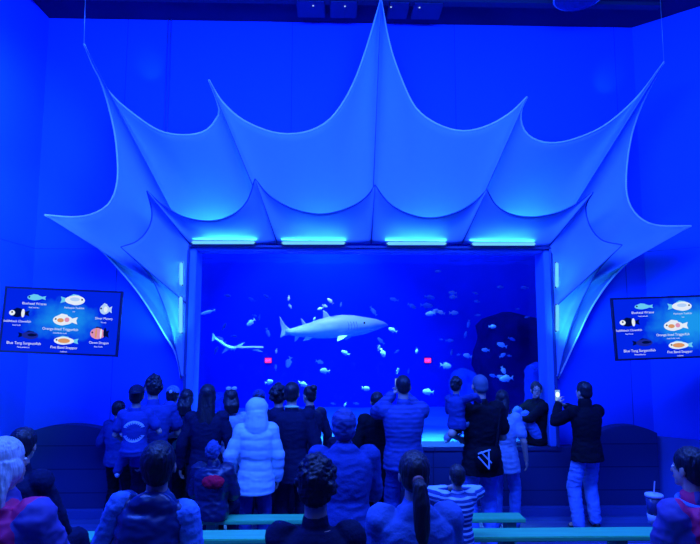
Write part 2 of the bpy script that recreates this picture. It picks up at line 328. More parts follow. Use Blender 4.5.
# ---- sails
def lerp_curve(px, D0, D1, n, bow=0.0):            # traced edge, depth runs D0..D1
    q = arc([(x, y, 0) for x, y in px], n); return q
FB = 7.70                                          # depth of the window frame edge
def sail(name, label, tips, edges, bases, Dt, Db, hem_m, hem_r, rib_r, hem_name, name_skip=()):
    """tips[i]: px, bases[i]: px on the frame; edges[i]: traced px between tip i and i+1"""
    root = empty(name, P(375, 243, Db), label=label, cat='sail')
    off = Vector(root.location); NU, NV = 36, 14
    hems = []
    for i, e in enumerate(edges):
        cur = arc([(x, y, 0) for x, y in e], NU); L = len(cur)-1
        vs = []; fs = []
        b0 = Vector((*bases[i], 0)); b1 = Vector((*bases[i+1], 0)); top = []
        for a in range(NU+1):
            u = a/NU; t = cur[a]
            # depth along the scalloped edge: sags back towards the frame between the tips
            sag = (4*u*(1-u))**.6; Dtip = Dt[i]*(1-u)+Dt[i+1]*u
            De = Dtip+(Db-Dtip)*.50*sag
            ue = 3*u*u-2*u**3
            bp = b0.lerp(b1, u)
            A = P(bp.x, bp.y, Db); B = P(t.x, t.y, De); top.append(B)
            for c_ in range(NV+1):
                v = c_/NV; p = A.lerp(B, v)
                p.y += .10*math.sin(math.pi*v)*sag
                vs.append(p-off)
        for a in range(NU):
            for c_ in range(NV):
                k = a*(NV+1)+c_; fs.append((k, k+NV+1, k+NV+2, k+1))
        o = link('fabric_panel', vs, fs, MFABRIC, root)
        s = o.modifiers.new('thickness', 'SOLIDIFY'); s.thickness = .006; s.offset = 0
        hems.append(top)
    for h in hems: MB().tube([p-off for p in h], hem_r, 6).build(hem_name, hem_m, root, smooth=True)
    for i, t in enumerate(tips):
        if name_skip and i in name_skip: continue
        A = P(*bases[i], Db); B = P(*t, Dt[i])
        if (A-B).length > .3: MB().tube([(A-off)+Vector((0, -.01, 0)), (B-off)+Vector((0, -.01, 0))], [rib_r, rib_r*.3], 6).build('rib', MCORD, root, smooth=True)
    return root
tipsO = [(181, 379), (45, 215), (84, 44), (209, 80), (381, -1), (527, 97), (664, 62), (691, 226), (558, 379)]
basO = [(184, 376), (185, 303), (190, 246), (277, 244), (371, 244), (462, 244), (549, 247), (555, 303), (556, 376)]
edO = [[(181, 379), (176, 355), (165, 335), (140, 295), (115, 265), (95, 245), (70, 228), (45, 215)],
       [(45, 215), (75, 217), (95, 213), (110, 202), (117, 182), (117, 155), (113, 125), (102, 85), (84, 44)],
       [(84, 44), (96, 72), (112, 95), (135, 115), (160, 131), (185, 135), (205, 131), (216, 119), (219, 108), (209, 80)],
       [(209, 80), (221, 100), (240, 118), (265, 130), (288, 134), (312, 130), (332, 117), (350, 90), (364, 55), (381, -1)],
       [(381, -1), (390, 45), (402, 80), (416, 108), (437, 124), (462, 131), (487, 126), (510, 113), (527, 97)],
       [(527, 97), (521, 112), (523, 128), (534, 139), (554, 143), (580, 137), (608, 123), (638, 96), (664, 62)],
       [(664, 62), (645, 98), (633, 130), (627, 165), (627, 195), (636, 214), (655, 225), (691, 226)],
       [(691, 226), (662, 240), (637, 255), (613, 277), (592, 307), (577, 338), (558, 379)]]
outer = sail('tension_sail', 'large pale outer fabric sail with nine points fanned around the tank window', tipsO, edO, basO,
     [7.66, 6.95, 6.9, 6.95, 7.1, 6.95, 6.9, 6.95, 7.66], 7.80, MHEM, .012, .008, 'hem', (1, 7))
tipsI = [(181, 377), (121, 247), (147, 191), (255, 179), (375, 185), (487, 190), (593, 192), (622, 245), (558, 377)]
basI = [(186, 374), (186, 303), (190, 244), (277, 242.5), (371, 242.5), (462, 243), (549, 246), (554, 308), (555, 374)]
edI = [[(181, 377), (176, 350), (171, 328), (162, 301), (148, 273), (121, 247)],
       [(121, 247), (137, 241), (148, 229), (152, 213), (147, 191)],
       [(147, 191), (163, 205), (185, 217), (210, 221), (232, 215), (247, 201), (255, 179)],
       [(255, 179), (270, 196), (294, 209), (323, 214), (350, 207), (366, 197), (375, 185)],
       [(375, 185), (389, 203), (409, 214), (432, 218), (457, 212), (474, 202), (487, 190)],
       [(487, 190), (496, 205), (511, 214), (532, 217), (556, 213), (576, 204), (593, 192)],
       [(593, 192), (586, 207), (590, 226), (602, 240), (622, 245)],
       [(622, 245), (600, 268), (582, 300), (568, 335), (558, 377)]]
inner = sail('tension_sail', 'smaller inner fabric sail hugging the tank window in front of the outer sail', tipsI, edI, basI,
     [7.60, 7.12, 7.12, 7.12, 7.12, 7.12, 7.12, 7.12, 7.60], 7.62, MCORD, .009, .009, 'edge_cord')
# ---- LED bars hidden around the frame
MLED = emis('cyan LED', (.16, .66, 1.0), 1.0)
def led(pa, pb, D, label, group):
    a = P(*pa, D); b = P(*pb, D); c = (a+b)/2; d = b-a
    e = empty('light_bar', c, label=label, cat='light', group=group)
    R = d.to_track_quat('X', 'Z').to_matrix()
    MB().box((0, .015, 0), (d.length, .03, .03), R).build('housing', MDARK, e)
    MB().box((0, -.012, 0), (d.length*.98, .024, .045), R, bev=.015).build('diffuser', MLED, e)
    return c, d
LB = []
nm = ['leftmost', 'second from left', 'third from left', 'rightmost']
for i, (a, b) in enumerate([(191, 256), (281, 346), (386, 447), (471, 536)]):
    LB.append(led((a, 242.5+i*.5), (b, 242.5+i*.5), 7.55, nm[i]+' of the four cyan light bars above the window', 'light bars above the window'))
SB = []
for x, a, b, l in ((181.5, 262, 286, 'upper cyan light bar beside the left window frame'), (181, 296, 334, 'lower cyan light bar beside the left window frame'),
                (556.5, 262, 288, 'upper cyan light bar beside the right window frame'), (557, 304, 332, 'lower cyan light bar beside the right window frame')):
    SB.append(led((x, a), (x, b), 7.50, l, 'light bars beside the window'))
def text(name, body, size, m):
    cu = bpy.data.curves.new(name, 'FONT'); cu.body = body; cu.size = size; cu.align_x = 'CENTER'; cu.resolution_u = 3
    o = bpy.data.objects.new(name, cu); C.objects.link(o); me = bpy.data.meshes.new_from_object(o.evaluated_get(bpy.context.evaluated_depsgraph_get()))
    bpy.data.objects.remove(o); me.materials.clear(); me.materials.append(m); o = bpy.data.objects.new(name, me); C.objects.link(o); return o
# ---- TVs
import os
def tv(corner_px, D, label, flip):
    bl, br, tl = [P(*p, D) for p in corner_px]
    xa = (br-bl); W = xa.length; xa.normalize(); H = (tl-bl).length; za = (tl-bl).normalized(); ya = za.cross(xa).normalized(); za = xa.cross(ya)
    R = Matrix((xa, ya, za)).transposed(); e = empty('wall_screen', bl, label=label, cat='television'); e.rotation_euler = R.to_euler()
    # local: x right, y into the wall, z up
    bz = .022; bzm = mat('black bezel', (.015, .02, .05), .35)
    fr = MB(); fr.box((W/2, .02, H-bz/2), (W, .04, bz)); fr.box((W/2, .02, bz/2), (W, .04, bz)); fr.box((bz/2, .02, H/2), (bz, .04, H-2*bz)); fr.box((W-bz/2, .02, H/2), (bz, .04, H-2*bz)); fr.box((W/2, .045, H/2), (W-.1, .03, H-.1))
    fr.build('bezel', bzm, e)
    m = bpy.data.materials.new('lit screen'); m.use_nodes = True; nt = m.node_tree; nt.nodes.clear()
    out = nt.nodes.new('ShaderNodeOutputMaterial'); em = nt.nodes.new('ShaderNodeEmission'); tc = nt.nodes.new('ShaderNodeTexCoord')
    mp = nt.nodes.new('ShaderNodeMapping'); mp.inputs['Location'].default_value = (-.52 if not flip else -.66, 0, -.53 if not flip else -.56); mp.inputs['Scale'].default_value = (1/W, 1, 1/H)
    ds = nt.nodes.new('ShaderNodeVectorMath'); ds.operation = 'LENGTH'; nz = nt.nodes.new('ShaderNodeTexNoise'); nz.inputs['Scale'].default_value = 6; nz.inputs['Detail'].default_value = 6
    nt.links.new(tc.outputs['Object'], mp.inputs[0]); nt.links.new(mp.outputs[0], ds.inputs[0]); nt.links.new(tc.outputs['Object'], nz.inputs['Vector'])
    ma = nt.nodes.new('ShaderNodeMath'); ma.operation = 'MULTIPLY_ADD'; ma.inputs[1].default_value = .35; nt.links.new(nz.outputs['Fac'], ma.inputs[0]); nt.links.new(ds.outputs['Value'], ma.inputs[2])
    cr = nt.nodes.new('ShaderNodeValToRGB'); cr.color_ramp.elements[0].position = .22 if not flip else .3; cr.color_ramp.elements[0].color = (.01, .30, .85, 1); cr.color_ramp.elements[1].position = .52 if not flip else .6; cr.color_ramp.elements[1].color = (.0, .018, .80, 1)
    nt.links.new(ma.outputs[0], cr.inputs[0]); nt.links.new(cr.outputs[0], em.inputs[0]); em.inputs[1].default_value = 1.0; nt.links.new(em.outputs[0], out.inputs[0])
    scr = MB().box((W/2, .012, H/2), (W-2*bz, .012, H-2*bz)).build('screen', m, e)
    def poly(pp, mm, y=.0045, nme='fish_picture'):
        n = len(pp); return link(nme, [(x*W, y, z*H) for x, z in pp], [tuple(range(n))], mm, scr, smooth=False)
    def fish(cx, cz, l, h, mm, d=1, extra=(), tailm=None):   # d: +1 faces right ; l,h as share of screen
        pp = [(cx+l/2*math.cos(a)*d, cz+h/2*math.sin(a)*(1 if math.cos(a) > -.2 else .9)) for a in [2*math.pi*i/20 for i in range(20)]]
        poly(pp, mm)
        tx = cx-l/2*d
        poly([(tx+.03*d*l/.2, cz+h*.12), (tx-l*.22*d, cz+h*.34), (tx-l*.16*d, cz), (tx-l*.22*d, cz-h*.34), (tx+.03*d*l/.2, cz-h*.12)], tailm or mm, .0050)
        poly([(cx-l*.3, cz+h*.38), (cx-l*.1, cz+h*.62), (cx+l*.2, cz+h*.52), (cx+l*.25, cz+h*.35)], tailm or mm, .0052)
        k = .003
        for (ex, ez, ew, eh, em_) in extra:
            poly([(cx+ex*l+ew*l/2*math.cos(a), cz+ez*h+eh*h/2*math.sin(a)) for a in [2*math.pi*i/12 for i in range(12)]], em_, k); k -= .0004
        poly([(cx+d*l*.36+.008*math.cos(a), cz+h*.08+.014*math.sin(a)) for a in [2*math.pi*i/8 for i in range(8)]], BLK, .001)
    def cap_(t, cx, cz, s, mm, st):
        for tt, dz, q in ((t, 0, 1.0), (st, -.052, .55)):
            o = text('caption', tt, s*H*q, mm); o.parent = scr; o.location = (cx*W, .0035, (cz+dz)*H); o.rotation_euler = (math.pi/2, 0, 0)
    WH, CY, BLK, PK, OR, PY, NV_ = EM['white'], EM['cyan'], EM['black'], EM['pink'], EM['orange'], EM['pale'], EM['navy']
    fish(.26, .845, .13, .085, CY, -1); fish(.60, .83, .17, .15, WH, 1, [(0, .1, .5, .4, PY)], CY); fish(.86, .71, .085, .155, PY, -1, [(.1, 0, .4, .6, WH)])
    fish(.13, .60, .135, .13, BLK, -1, [(-.36, 0, .38, .62, WH), (.32, 0, .22, 1.0, WH)], BLK)
    fish(.515, .52, .17, .16, WH, -1, [(-.12, -.02, .34, .4, OR), (.2, .05, .25, .45, PK)])
    fish(.25, .27, .14, .115, NV_, 1, [(.1, .05, .5, .4, BLK)], BLK); fish(.54, .21, .17, .12, WH, -1, [(.0, 0, .62, .6, OR)], CY)
    fish(.82, .34, .13, .17, PK, -1, [(-.12, 0, .12, .9, OR), (.2, 0, .12, .9, WH), (.45, .1, .2, .9, BLK)], BLK)
    for t_, cx, cz, s_, st in (('Bluehead Wrasse', .26, .735, .052, 'Reef, Atlantic'), ('Harlequin Tuskfish', .60, .70, .04, 'Reef'), ('Silver Moony', .86, .555, .05, 'Estuary'), ('Saddleback Clownfish', .13, .46, .048, 'Reef, Pacific'),
                         ('Orange-lined Triggerfish', .50, .365, .055, 'Indo-Pacific reefs'), ('Blue Tang Surgeonfish', .205, .13, .058, 'Paracanthurus'), ('Five Band Snapper', .545, .09, .055, 'Lutjanus'), ('Clown Dragon', .835, .185, .05, 'Reef, Pacific')):
        cap_(t_, cx, cz, s_, WH, st)
    return e, W, H, R
EM = {k: emis('screen '+k, c_, s_) for k, c_, s_ in (('white', (.80, .88, 1), .95), ('cyan', (.15, .65, 1), .9), ('black', (.0, .004, .06), 1), ('pink', (.85, .35, .6), .8), ('orange', (.8, .35, .15), .85), ('pale', (.45, .65, 1), .95), ('navy', (.01, .02, .30), 1))}
e1, W1, H1, R1 = tv([(-2, 352), (117, 357), (1, 286)], 6.5, 'black framed television showing reef fish on the left beside the sail', False)
e2, W2, H2, R2 = tv([(616.5, 361), (734, 356.5), (613, 298)], 6.5, 'black framed television showing reef fish on the right, cut by the picture edge', True)
ar = MB(); c1 = Vector(e1.location)+R1@Vector((W1*.35, .10, H1/2)); ar.box((0, 0, 0), (.3, .06, .3)); ar.tube([(0, 0, 0), (0, .25, 0), Vector((XL+.02, 7.35, c1.z))-c1], .025); o = ar.build('screen_bracket', MDARK); o.location = c1; tag(o, 'dark arm bracket behind the left television', 'bracket')
wr_x = XR+(YW-6.85)/2.6*3.0
ar = MB(); c2 = Vector(e2.location)+R2@Vector((W2*.5, .10, H2/2)); ar.box((0, 0, 0), (.3, .06, .3)); ar.tube([(0, 0, 0), (0, .25, 0), Vector((wr_x-.12, 6.85, c2.z))-c2], .025); o = ar.build('screen_bracket', MDARK); o.location = c2; tag(o, 'dark arm bracket behind the right television', 'bracket')
# ---- benches and tiers
def bench(x0, x1, D, zt, z0, label, legs, wdt=.2):
    a = P(x0, 530, D).x; b = P(x1, 530, D).x; e = empty('spectator_bench', ((a+b)/2, D, z0), label=label, cat='bench', group='green benches')
    L = b-a; h = zt-z0
    MB().box((0, 0, h-.018), (L, wdt, .036), bev=.006).build('seat', MTEAL, e)
    for lx in legs:
        x = P(lx, 540, D).x-(a+b)/2
        q = MB().box((x, 0, (h-.04)/2), (.09, wdt*.7, h-.04)); q.box((x, 0, .02), (.12, wdt, .04)); q.build('leg', MTEALD, e)
DA = 5.70; DB = 4.38; zA = P(250, 517.5, DA).z; zB = P(350, 533.5, DB).z; ZT = .36
bench(180, 352, DA, zA, 0, 'far left green bench behind the white puffer jacket', [212, 300])
bench(420, 523, DA, zA, 0, 'short green bench end behind the longer bench on the right', [440, 510])
bench(60, 392, DB, zB, ZT, 'long near green bench on the left carrying the man in the denim jacket', [100, 212, 345])
bench(432, 724, DB, zB, ZT, 'long near green bench across the lower right corner', [506, 617, 700])
struct(MB().box((0, 4.15, ZT/2), (11, 1.3, ZT)).build('floor_tier', MTIER)); struct(MB().box((0, 2.9, .275), (11, 1.2, .55)).build('floor_tier_upper', MTIER)); struct(MB().box((0, -1.5, .45), (11, 7.6, .9)).build('floor_tier_top', MTIER))
bench(-60, 780, 2.9, .93, .55+0, 'nearest green bench under the foreground watchers', [0, 200, 400, 600])
# exit signs added on the tank's far wall in place of reflections in the glass
for x, l in ((268, 'left'), (428, 'right')):
    pv = P(x, 360.5, TY-.06)
    e = empty('exit_sign_stand_in', (pv.x, TY, pv.z), 0, label='small red lit exit sign added for a reflection in the %s half of the tank' % l, cat='sign', group='stand-in exit signs')
    MB().box((0, -.01, 0), (.17, .03, .13), bev=.01).build('housing', MDARK, e); MB().box((0, -.028, 0), (.15, .012, .11)).build('face', emis('red sign', (1, .012, .06), 9), e)
    o = text('lettering', 'EXIT', .06, emis('white letters', (1, .03, .2), 14)); o.parent = e; o.location = (0, -.036, -.02); o.rotation_euler = (math.pi/2, 0, 0)
# ---- fish
MSILV = mat('silvery fish', (.62, .80, .92), .35, var=.25, vscale=20); MDIM = mat('far fish dimmed in colour', (.16, .40, .85), .5, var=.3, vscale=15); MYEL = mat('pale belly fish', (.75, .85, .75), .4, var=.2, vscale=12)  # far fish material holds the dimming by distance in its colour
def fish_mesh(nm, m, deep=.42, ln=1.0):
    mb = MB(); rings = []; N = 12; K = 12
    for i in range(K+1):
        f = i/K; x = (.42-.80*f)*ln; h = deep/2*(math.sin(math.pi*min(1, f*.92+.06))**.8)*(1-.25*f)+.015; wd = h*.42
        rings.append([(x, wd*math.cos(2*math.pi*j/N), h*math.sin(2*math.pi*j/N)) for j in range(N)])
    mb.loft(rings)
    def fin(pp, t=.012):
        n = len(pp); mb.add([(x*ln, t, z) for x, z in pp]+[(x*ln, -t, z) for x, z in pp], [tuple(range(n)), tuple(range(2*n-1, n-1, -1))]+[(i, n+i, n+(i+1) % n, (i+1) % n) for i in range(n)])
    fin([(-.36, .03), (-.55, deep*.42), (-.50, 0), (-.55, -deep*.42), (-.36, -.03)])
    fin([(.15, deep*.42), (-.05, deep*.62), (-.28, deep*.38), (-.22, deep*.22)]); fin([(.0, -deep*.40), (-.16, -deep*.58), (-.26, -deep*.34), (-.2, -deep*.2)])
    me = bpy.data.meshes.new(nm); me.from_pydata([tuple(v) for v in mb.v], [], mb.f); me.materials.append(m); me.polygons.foreach_set('use_smooth', [True]*len(me.polygons))
    return me
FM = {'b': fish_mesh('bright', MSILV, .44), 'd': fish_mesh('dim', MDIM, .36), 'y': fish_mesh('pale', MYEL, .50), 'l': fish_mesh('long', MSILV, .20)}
fl = []
def F1(lst, ox, oy, s, grp, lab, kind_default='d'):
    for t in lst:
        x, y = t[0]/s+ox, t[1]/s+oy; k = t[2] if len(t) > 2 else kind_default; ln = t[3] if len(t) > 3 else 7; an = t[4] if len(t) > 4 else random.uniform(-20, 20)
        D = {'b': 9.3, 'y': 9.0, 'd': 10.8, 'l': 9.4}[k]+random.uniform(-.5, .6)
        if x > 462: D = min(D, 9.2 if x > 520 else 10.2)
        fl.append((x, y, k, ln, an, D, grp, lab))
A_ = ('small fish at the left of the tank', 'small dim blue fish swimming left of the shark tail')
B_ = ('bright fish at the left of the tank', 'small bright silvery fish swimming left of the shark')
F1([(168, 230), (250, 243, 'd', 8, -30), (303, 233, 'd', 8, -30), (155, 337, 'd', 8, 60), (277, 308, 'd', 6, 80), (308, 360, 'd', 9, 110), (127, 420, 'd', 8, 70), (335, 480, 'd', 6, 90), (60, 282, 'd', 7, 20), (262, 300, 'd', 5), (190, 372, 'd', 6)], 180, 230, 3.5, *A_)
F1([(95, 288, 'l', 15, 15), (247, 325, 'b', 10, 40), (140, 385, 'b', 12, -30), (337, 425, 'b', 5, 80), (178, 412, 'b', 9, -25)], 180, 230, 3.5, *B_)
F1([(380, 240, 'b', 5, 80), (385, 266, 'b', 5, -60)], 180, 230, 3.5, 'fish pair above the shark tail', 'one of two tiny bright fish above the shark tail')
F1([(490, 276, 'b', 6, 20), (508, 266, 'b', 6, -20), (525, 248, 'b', 8, -45), (563, 262, 'd', 5, 80), (470, 312, 'b', 5, 70), (678, 285, 'd', 9, -55)], 180, 230, 3.5, 'fish above the shark back', 'small fish swimming just above the back of the shark')
F1([(380, 465, 'y', 11, 70), (578, 430, 'b', 9, -25), (490, 462, 'b', 8, -15), (505, 493, 'y', 10, -8), (697, 412, 'b', 6, 80)], 180, 230, 3.5, 'fish below the shark', 'small pale fish swimming below the shark')
F1([(313, 182, 'y', 9, 15), (432, 190, 'y', 9, -20), (652, 205, 'y', 8, -8), (535, 258, 'd', 5), (578, 262, 'b', 5, 60), (618, 258, 'd', 6)], 180, 330, 3.5, 'fish low over the crowd', 'small pale fish low in the tank just above the crowd')
F1([(83, 243, 'd', 9, -15), (148, 267, 'd', 10, -25), (210, 236, 'd', 11, -8), (200, 265, 'd', 13, -5), (210, 293, 'b', 10, 5), (247, 288, 'b', 8, -20), (288, 220, 'b', 8, -5), (290, 235, 'b', 8, 5), (295, 290, 'b', 9, 0), (228, 285, 'b', 9, 25)], 370, 230, 3.5, 'school right of the shark', 'small silvery fish in the loose school upper right of the shark snout')
F1([(10, 283, 'd', 9, -60), (78, 350, 'b', 9, -25), (37, 387, 'd', 9, -45), (33, 412, 'b', 6, -50), (45, 432, 'y', 9, -65), (95, 425, 'd', 6, 30), (163, 425, 'b', 5, 80), (98, 492, 'b', 6, 60)], 370, 230, 3.5, 'fish under the shark snout', 'small fish swimming just below and right of the shark snout')
F1([(280, 387, 'd', 8, 0), (340, 440, 'b', 9, -15), (310, 437, 'd', 5), (267, 475, 'y', 11, -8), (237, 145, 'd', 7), (250, 383, 'd', 4), (345, 330, 'd', 8, 80), (335, 365, 'd', 7, 70), (285, 430, 'd', 6, 80)], 370, 230, 3.5, 'fish in the centre right of the tank', 'small fish in open water between the shark and the dark rock')
F1([(430, 338, 'b', 8, 0), (403, 420, 'b', 8, -5), (460, 402, 'b', 10, -20), (497, 382, 'd', 8, -20), (465, 438, 'b', 8, 25), (487, 440, 'd', 5), (467, 492, 'y', 8, -65), (457, 515, 'b', 8), (475, 520, 'b', 14, 5), (430, 510, 'd', 8)], 370, 230, 3.5, 'fish before the dark rock', 'small pale fish swimming in front of the dark rock mass')
F1([(455, 200, 'd', 7, 0), (540, 203, 'd', 8, 0), (517, 277, 'd', 5, 0), (373, 250, 'd', 7), (370, 222, 'd', 6), (378, 298, 'd', 6), (548, 305, 'd', 5), (570, 480, 'd', 9, -30)], 370, 230, 3.5, 'fish at the upper right of the tank', 'tiny dim blue fish near the upper right corner of the tank')
F1([(175, 228, 'y', 11, -5), (65, 150, 'b', 6, 80), (105, 152, 'd', 5, 80)], 380, 330, 3.68, 'fish beside the raised phone', 'small pale fish beside the man with both arms raised')
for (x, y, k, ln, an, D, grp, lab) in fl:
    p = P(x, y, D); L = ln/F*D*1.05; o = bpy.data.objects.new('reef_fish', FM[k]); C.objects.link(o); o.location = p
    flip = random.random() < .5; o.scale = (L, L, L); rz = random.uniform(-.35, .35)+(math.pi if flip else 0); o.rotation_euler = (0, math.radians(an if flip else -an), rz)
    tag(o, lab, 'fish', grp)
# ---- sand tiger shark
MSHT = bpy.data.materials.new('shark skin'); MSHT.use_nodes = True; nt = MSHT.node_tree; b = nt.nodes['Principled BSDF']; b.inputs['Roughness'].default_value = .5
tc = nt.nodes.new('ShaderNodeTexCoord'); sp = nt.nodes.new('ShaderNodeSeparateXYZ'); nt.links.new(tc.outputs['Object'], sp.inputs[0]); cr = nt.nodes.new('ShaderNodeValToRGB')
nz = nt.nodes.new('ShaderNodeTexNoise'); nz.inputs['Scale'].default_value = 9; nz.inputs['Detail'].default_value = 6; nt.links.new(tc.outputs['Object'], nz.inputs['Vector'])
ma = nt.nodes.new('ShaderNodeMath'); ma.operation = 'MULTIPLY_ADD'; ma.inputs[1].default_value = .12; nt.links.new(nz.outputs['Fac'], ma.inputs[0]); nt.links.new(sp.outputs[2], ma.inputs[2])
cr.color_ramp.elements[0].position = .0; cr.color_ramp.elements[0].color = (.72, .92, .95, 1); cr.color_ramp.elements[1].position = .12; cr.color_ramp.elements[1].color = (.34, .46, .62, 1)
nt.links.new(ma.outputs[0], cr.inputs[0]); nt.links.new(cr.outputs[0], b.inputs['Base Color'])
def shark():
    D = 9.2; cx, cy = 338, 328; o0 = P(cx, cy, D); S = D/F; e = empty('shark', o0, label='large pale grey shark swimming to the right in the middle of the tank', cat='shark')
    def q(x, y): p = P(x, y, D)-o0; return p.x, p.z
    # stations: x, top y, bottom y
    st = [(388.5, 324.5, 325.5), (384, 321.5, 327.5), (376, 318.8, 330.5), (366, 317, 334), (354, 315, 336.5), (342, 314.5, 337.5), (330, 316, 338.5), (318, 319.5, 338.5), (308, 323, 338), (299, 326, 337), (291, 328.5, 335.5), (286, 329.5, 334)]
    rings = []; N = 18
    for x, a, b_ in st:
        X, z1 = q(x, a); _, z0 = q(x, b_); h = (z1-z0)/2; w_ = h*(.85 if x < 360 else 1.15); yo = .10*math.sin((x-290)/45.)
        rings.append([(X, yo+w_*math.cos(2*math.pi*j/N), (z0+z1)/2+h*math.sin(2*math.pi*j/N)) for j in range(N)])
    MB().loft(rings).build('body', MSHT, e, smooth=True)
    def fin(pp, y0, name, t=.02, sweep=0.0, R=None):
        P2 = [q(*p) for p in pp]; n = len(P2); c = sum((Vector((x, 0, z)) for x, z in P2), Vector())/n
        P2 = [Vector((x, 0, z)) for x, z in P2]; out = arc([P2[-1]]+P2, 30)[:-1] if False else P2
        z0 = P2[0].z
        vs = [v+Vector((0, y0+t+sweep*abs(v.z-z0), 0)) for v in P2]+[v+Vector((0, y0-t+sweep*abs(v.z-z0), 0)) for v in P2]
        o = link(name, vs, [tuple(range(n)), tuple(range(2*n-1, n-1, -1))]+[(i, n+i, n+(i+1) % n, (i+1) % n) for i in range(n)], MSHT, e, smooth=False)
        m = o.modifiers.new('b', 'BEVEL'); m.width = .012; m.segments = 2
    fin([(290, 329), (285, 325), (279.5, 316), (280, 324), (281.5, 330), (280, 338), (285, 335.5), (291, 335)], .02, 'tail_fin')
    fin([(307, 325), (302.5, 319.5), (300.3, 317.8), (302.5, 326)], .05, 'dorsal_fin'); fin([(331, 318), (327, 312.5), (323.0, 310), (323, 318), (322, 320.5)], .08, 'dorsal_fin')
    fin([(348, 335), (343, 339), (337, 341.5), (338, 336)], -.12, 'pectoral_fin', .015, -.6); fin([(356, 334), (349, 339), (345, 340.5), (347, 335)], .22, 'pectoral_fin', .015, .8)
    fin([(314, 337), (309, 340), (303, 341), (306, 336.5)], .0, 'pelvic_fin'); fin([(300, 336), (297, 340), (294.5, 342), (295, 336)], .02, 'anal_fin')
    X, z = q(364, 323); MB().ell((X, -.13, z), (.018, .012, .018)).build('eye', MIRIS, e)
    X, z = q(357, 326); gm = MB()
    for i in range(4): gm.tube([(X-.045*i-.02, -.165, z+.07), (X-.045*i, -.175, z), (X-.045*i-.01, -.17, z-.06)], .004, 5)
    gm.build('gill_slits', MCORD, e)
    X0, z0 = q(383, 327); X1, z1 = q(369, 330.5); MB().tube([(X0, -.05, z0), ((X0+X1)/2, -.12, (z0+z1)/2-.012), (X1, -.12, z1)], .006, 5).build('mouth', MCORD, e)
shark()
def sawfish():
    D = 9.0; o0 = P(240, 347, D); e = empty('sawfish', o0, label='slender sawfish with a long straight pale pink snout left of the shark', cat='fish')
    def q(x, y): p = P(x, y, D)-o0; return p.x, p.z
    st = [(214, 337, 338.5), (217, 338, 341), (222, 341, 345), (227, 344.5, 348.5), (231, 346, 350), (236, 346.5, 349.5)]
    rings = []
    for x, a, b_ in st:
        X, z1 = q(x, a); _, z0 = q(x, b_); h = (z1-z0)/2
        rings.append([(X, 1.6*h*math.cos(2*math.pi*j/12), (z0+z1)/2+h*math.sin(2*math.pi*j/12)) for j in range(12)])
    MB().loft(rings).build('body', MSILV, e, smooth=True)
    a = q(234, 347); b_ = q(263, 347); sn = MB().box(((a[0]+b_[0])/2, 0, a[1]), (b_[0]-a[0], .05, .03)); 
    for i in range(16):
        x = a[0]+(b_[0]-a[0])*(i+.5)/16; sn.box((x, 0, a[1]), (.008, .10, .012))
    sn.build('snout', mat('pink snout', (.85, .62, .68), .5), e)
    for pp, nme in (([(217, 339), (213, 333), (212, 341)], 'tail_fin'), ([(230, 349), (222, 353.5), (226, 347)], 'pectoral_fin'), ([(236, 346), (245, 342), (240, 347)], 'pectoral_fin'), ([(258, 349), (263, 352), (252, 350)], 'pelvic_fin')):
        v = [Vector((q(*p)[0], 0, q(*p)[1])) for p in pp]; link(nme, [u+Vector((0, .012, 0)) for u in v]+[u-Vector((0, .012, 0)) for u in v], [(0, 1, 2), (5, 4, 3), (0, 3, 4, 1), (1, 4, 5, 2), (2, 5, 3, 0)], MSILV, e, smooth=False)
sawfish()
# ================================================================== PEOPLE
def ik(a, t, l1, l2, hint):
    a = Vector(a); t = Vector(t); d = t-a; L = min(d.length, (l1+l2)*.985); L = max(L, abs(l1-l2)+.02); d.normalize(); t = a+d*L
    x = (l1*l1-l2*l2+L*L)/(2*L); h = math.sqrt(max(0, l1*l1-x*x)); u = Vector(hint)-d*Vector(hint).dot(d)
    if u.length < 1e-4: u = d.orthogonal()
    return a+d*x+u.normalized()*h, t
def hand(mb, w, d, n, k, curl=.5, side=1):
    """palm and five fingers; d along the hand, n out of the palm"""
    d = d.normalized(); n = (n-d*n.dot(d)).normalized(); s = d.cross(n)*side
    R = Matrix((d, s, n)).transposed()
    mb.ell(w+d*.045*k, (.055*k, .042*k, .017*k), R, 12, 8)
    for i, (o, l) in enumerate(((.030, .066), (.010, .078), (-.010, .072), (-.029, .056))):
        b = w+d*.082*k+s*o*k; c1 = (d*math.cos(curl*.7)+n*math.sin(curl*.7)); c2 = (d*math.cos(curl*1.8)+n*math.sin(curl*1.8))
        m = b+c1*l*.5*k; e = m+c2*l*.5*k; mb.cap(b-d*.02*k, m, .0095*k, .009*k, 8); mb.cap(m, e, .009*k, .0075*k, 8)
    b = w+d*.022*k+s*.034*k; m = b+(d*.6+s*.75+n*.3).normalized()*.036*k; e = m+(d*.85+s*.2+n*.45).normalized()*.03*k
    mb.cap(b, m, .012*k, .0105*k, 8); mb.cap(m, e, .0105*k, .009*k, 8)
def rot_to(f, u):
    f = f.normalized(); r = f.cross(u).normalized(); u = r.cross(f); return Matrix((r, f, u)).transposed()
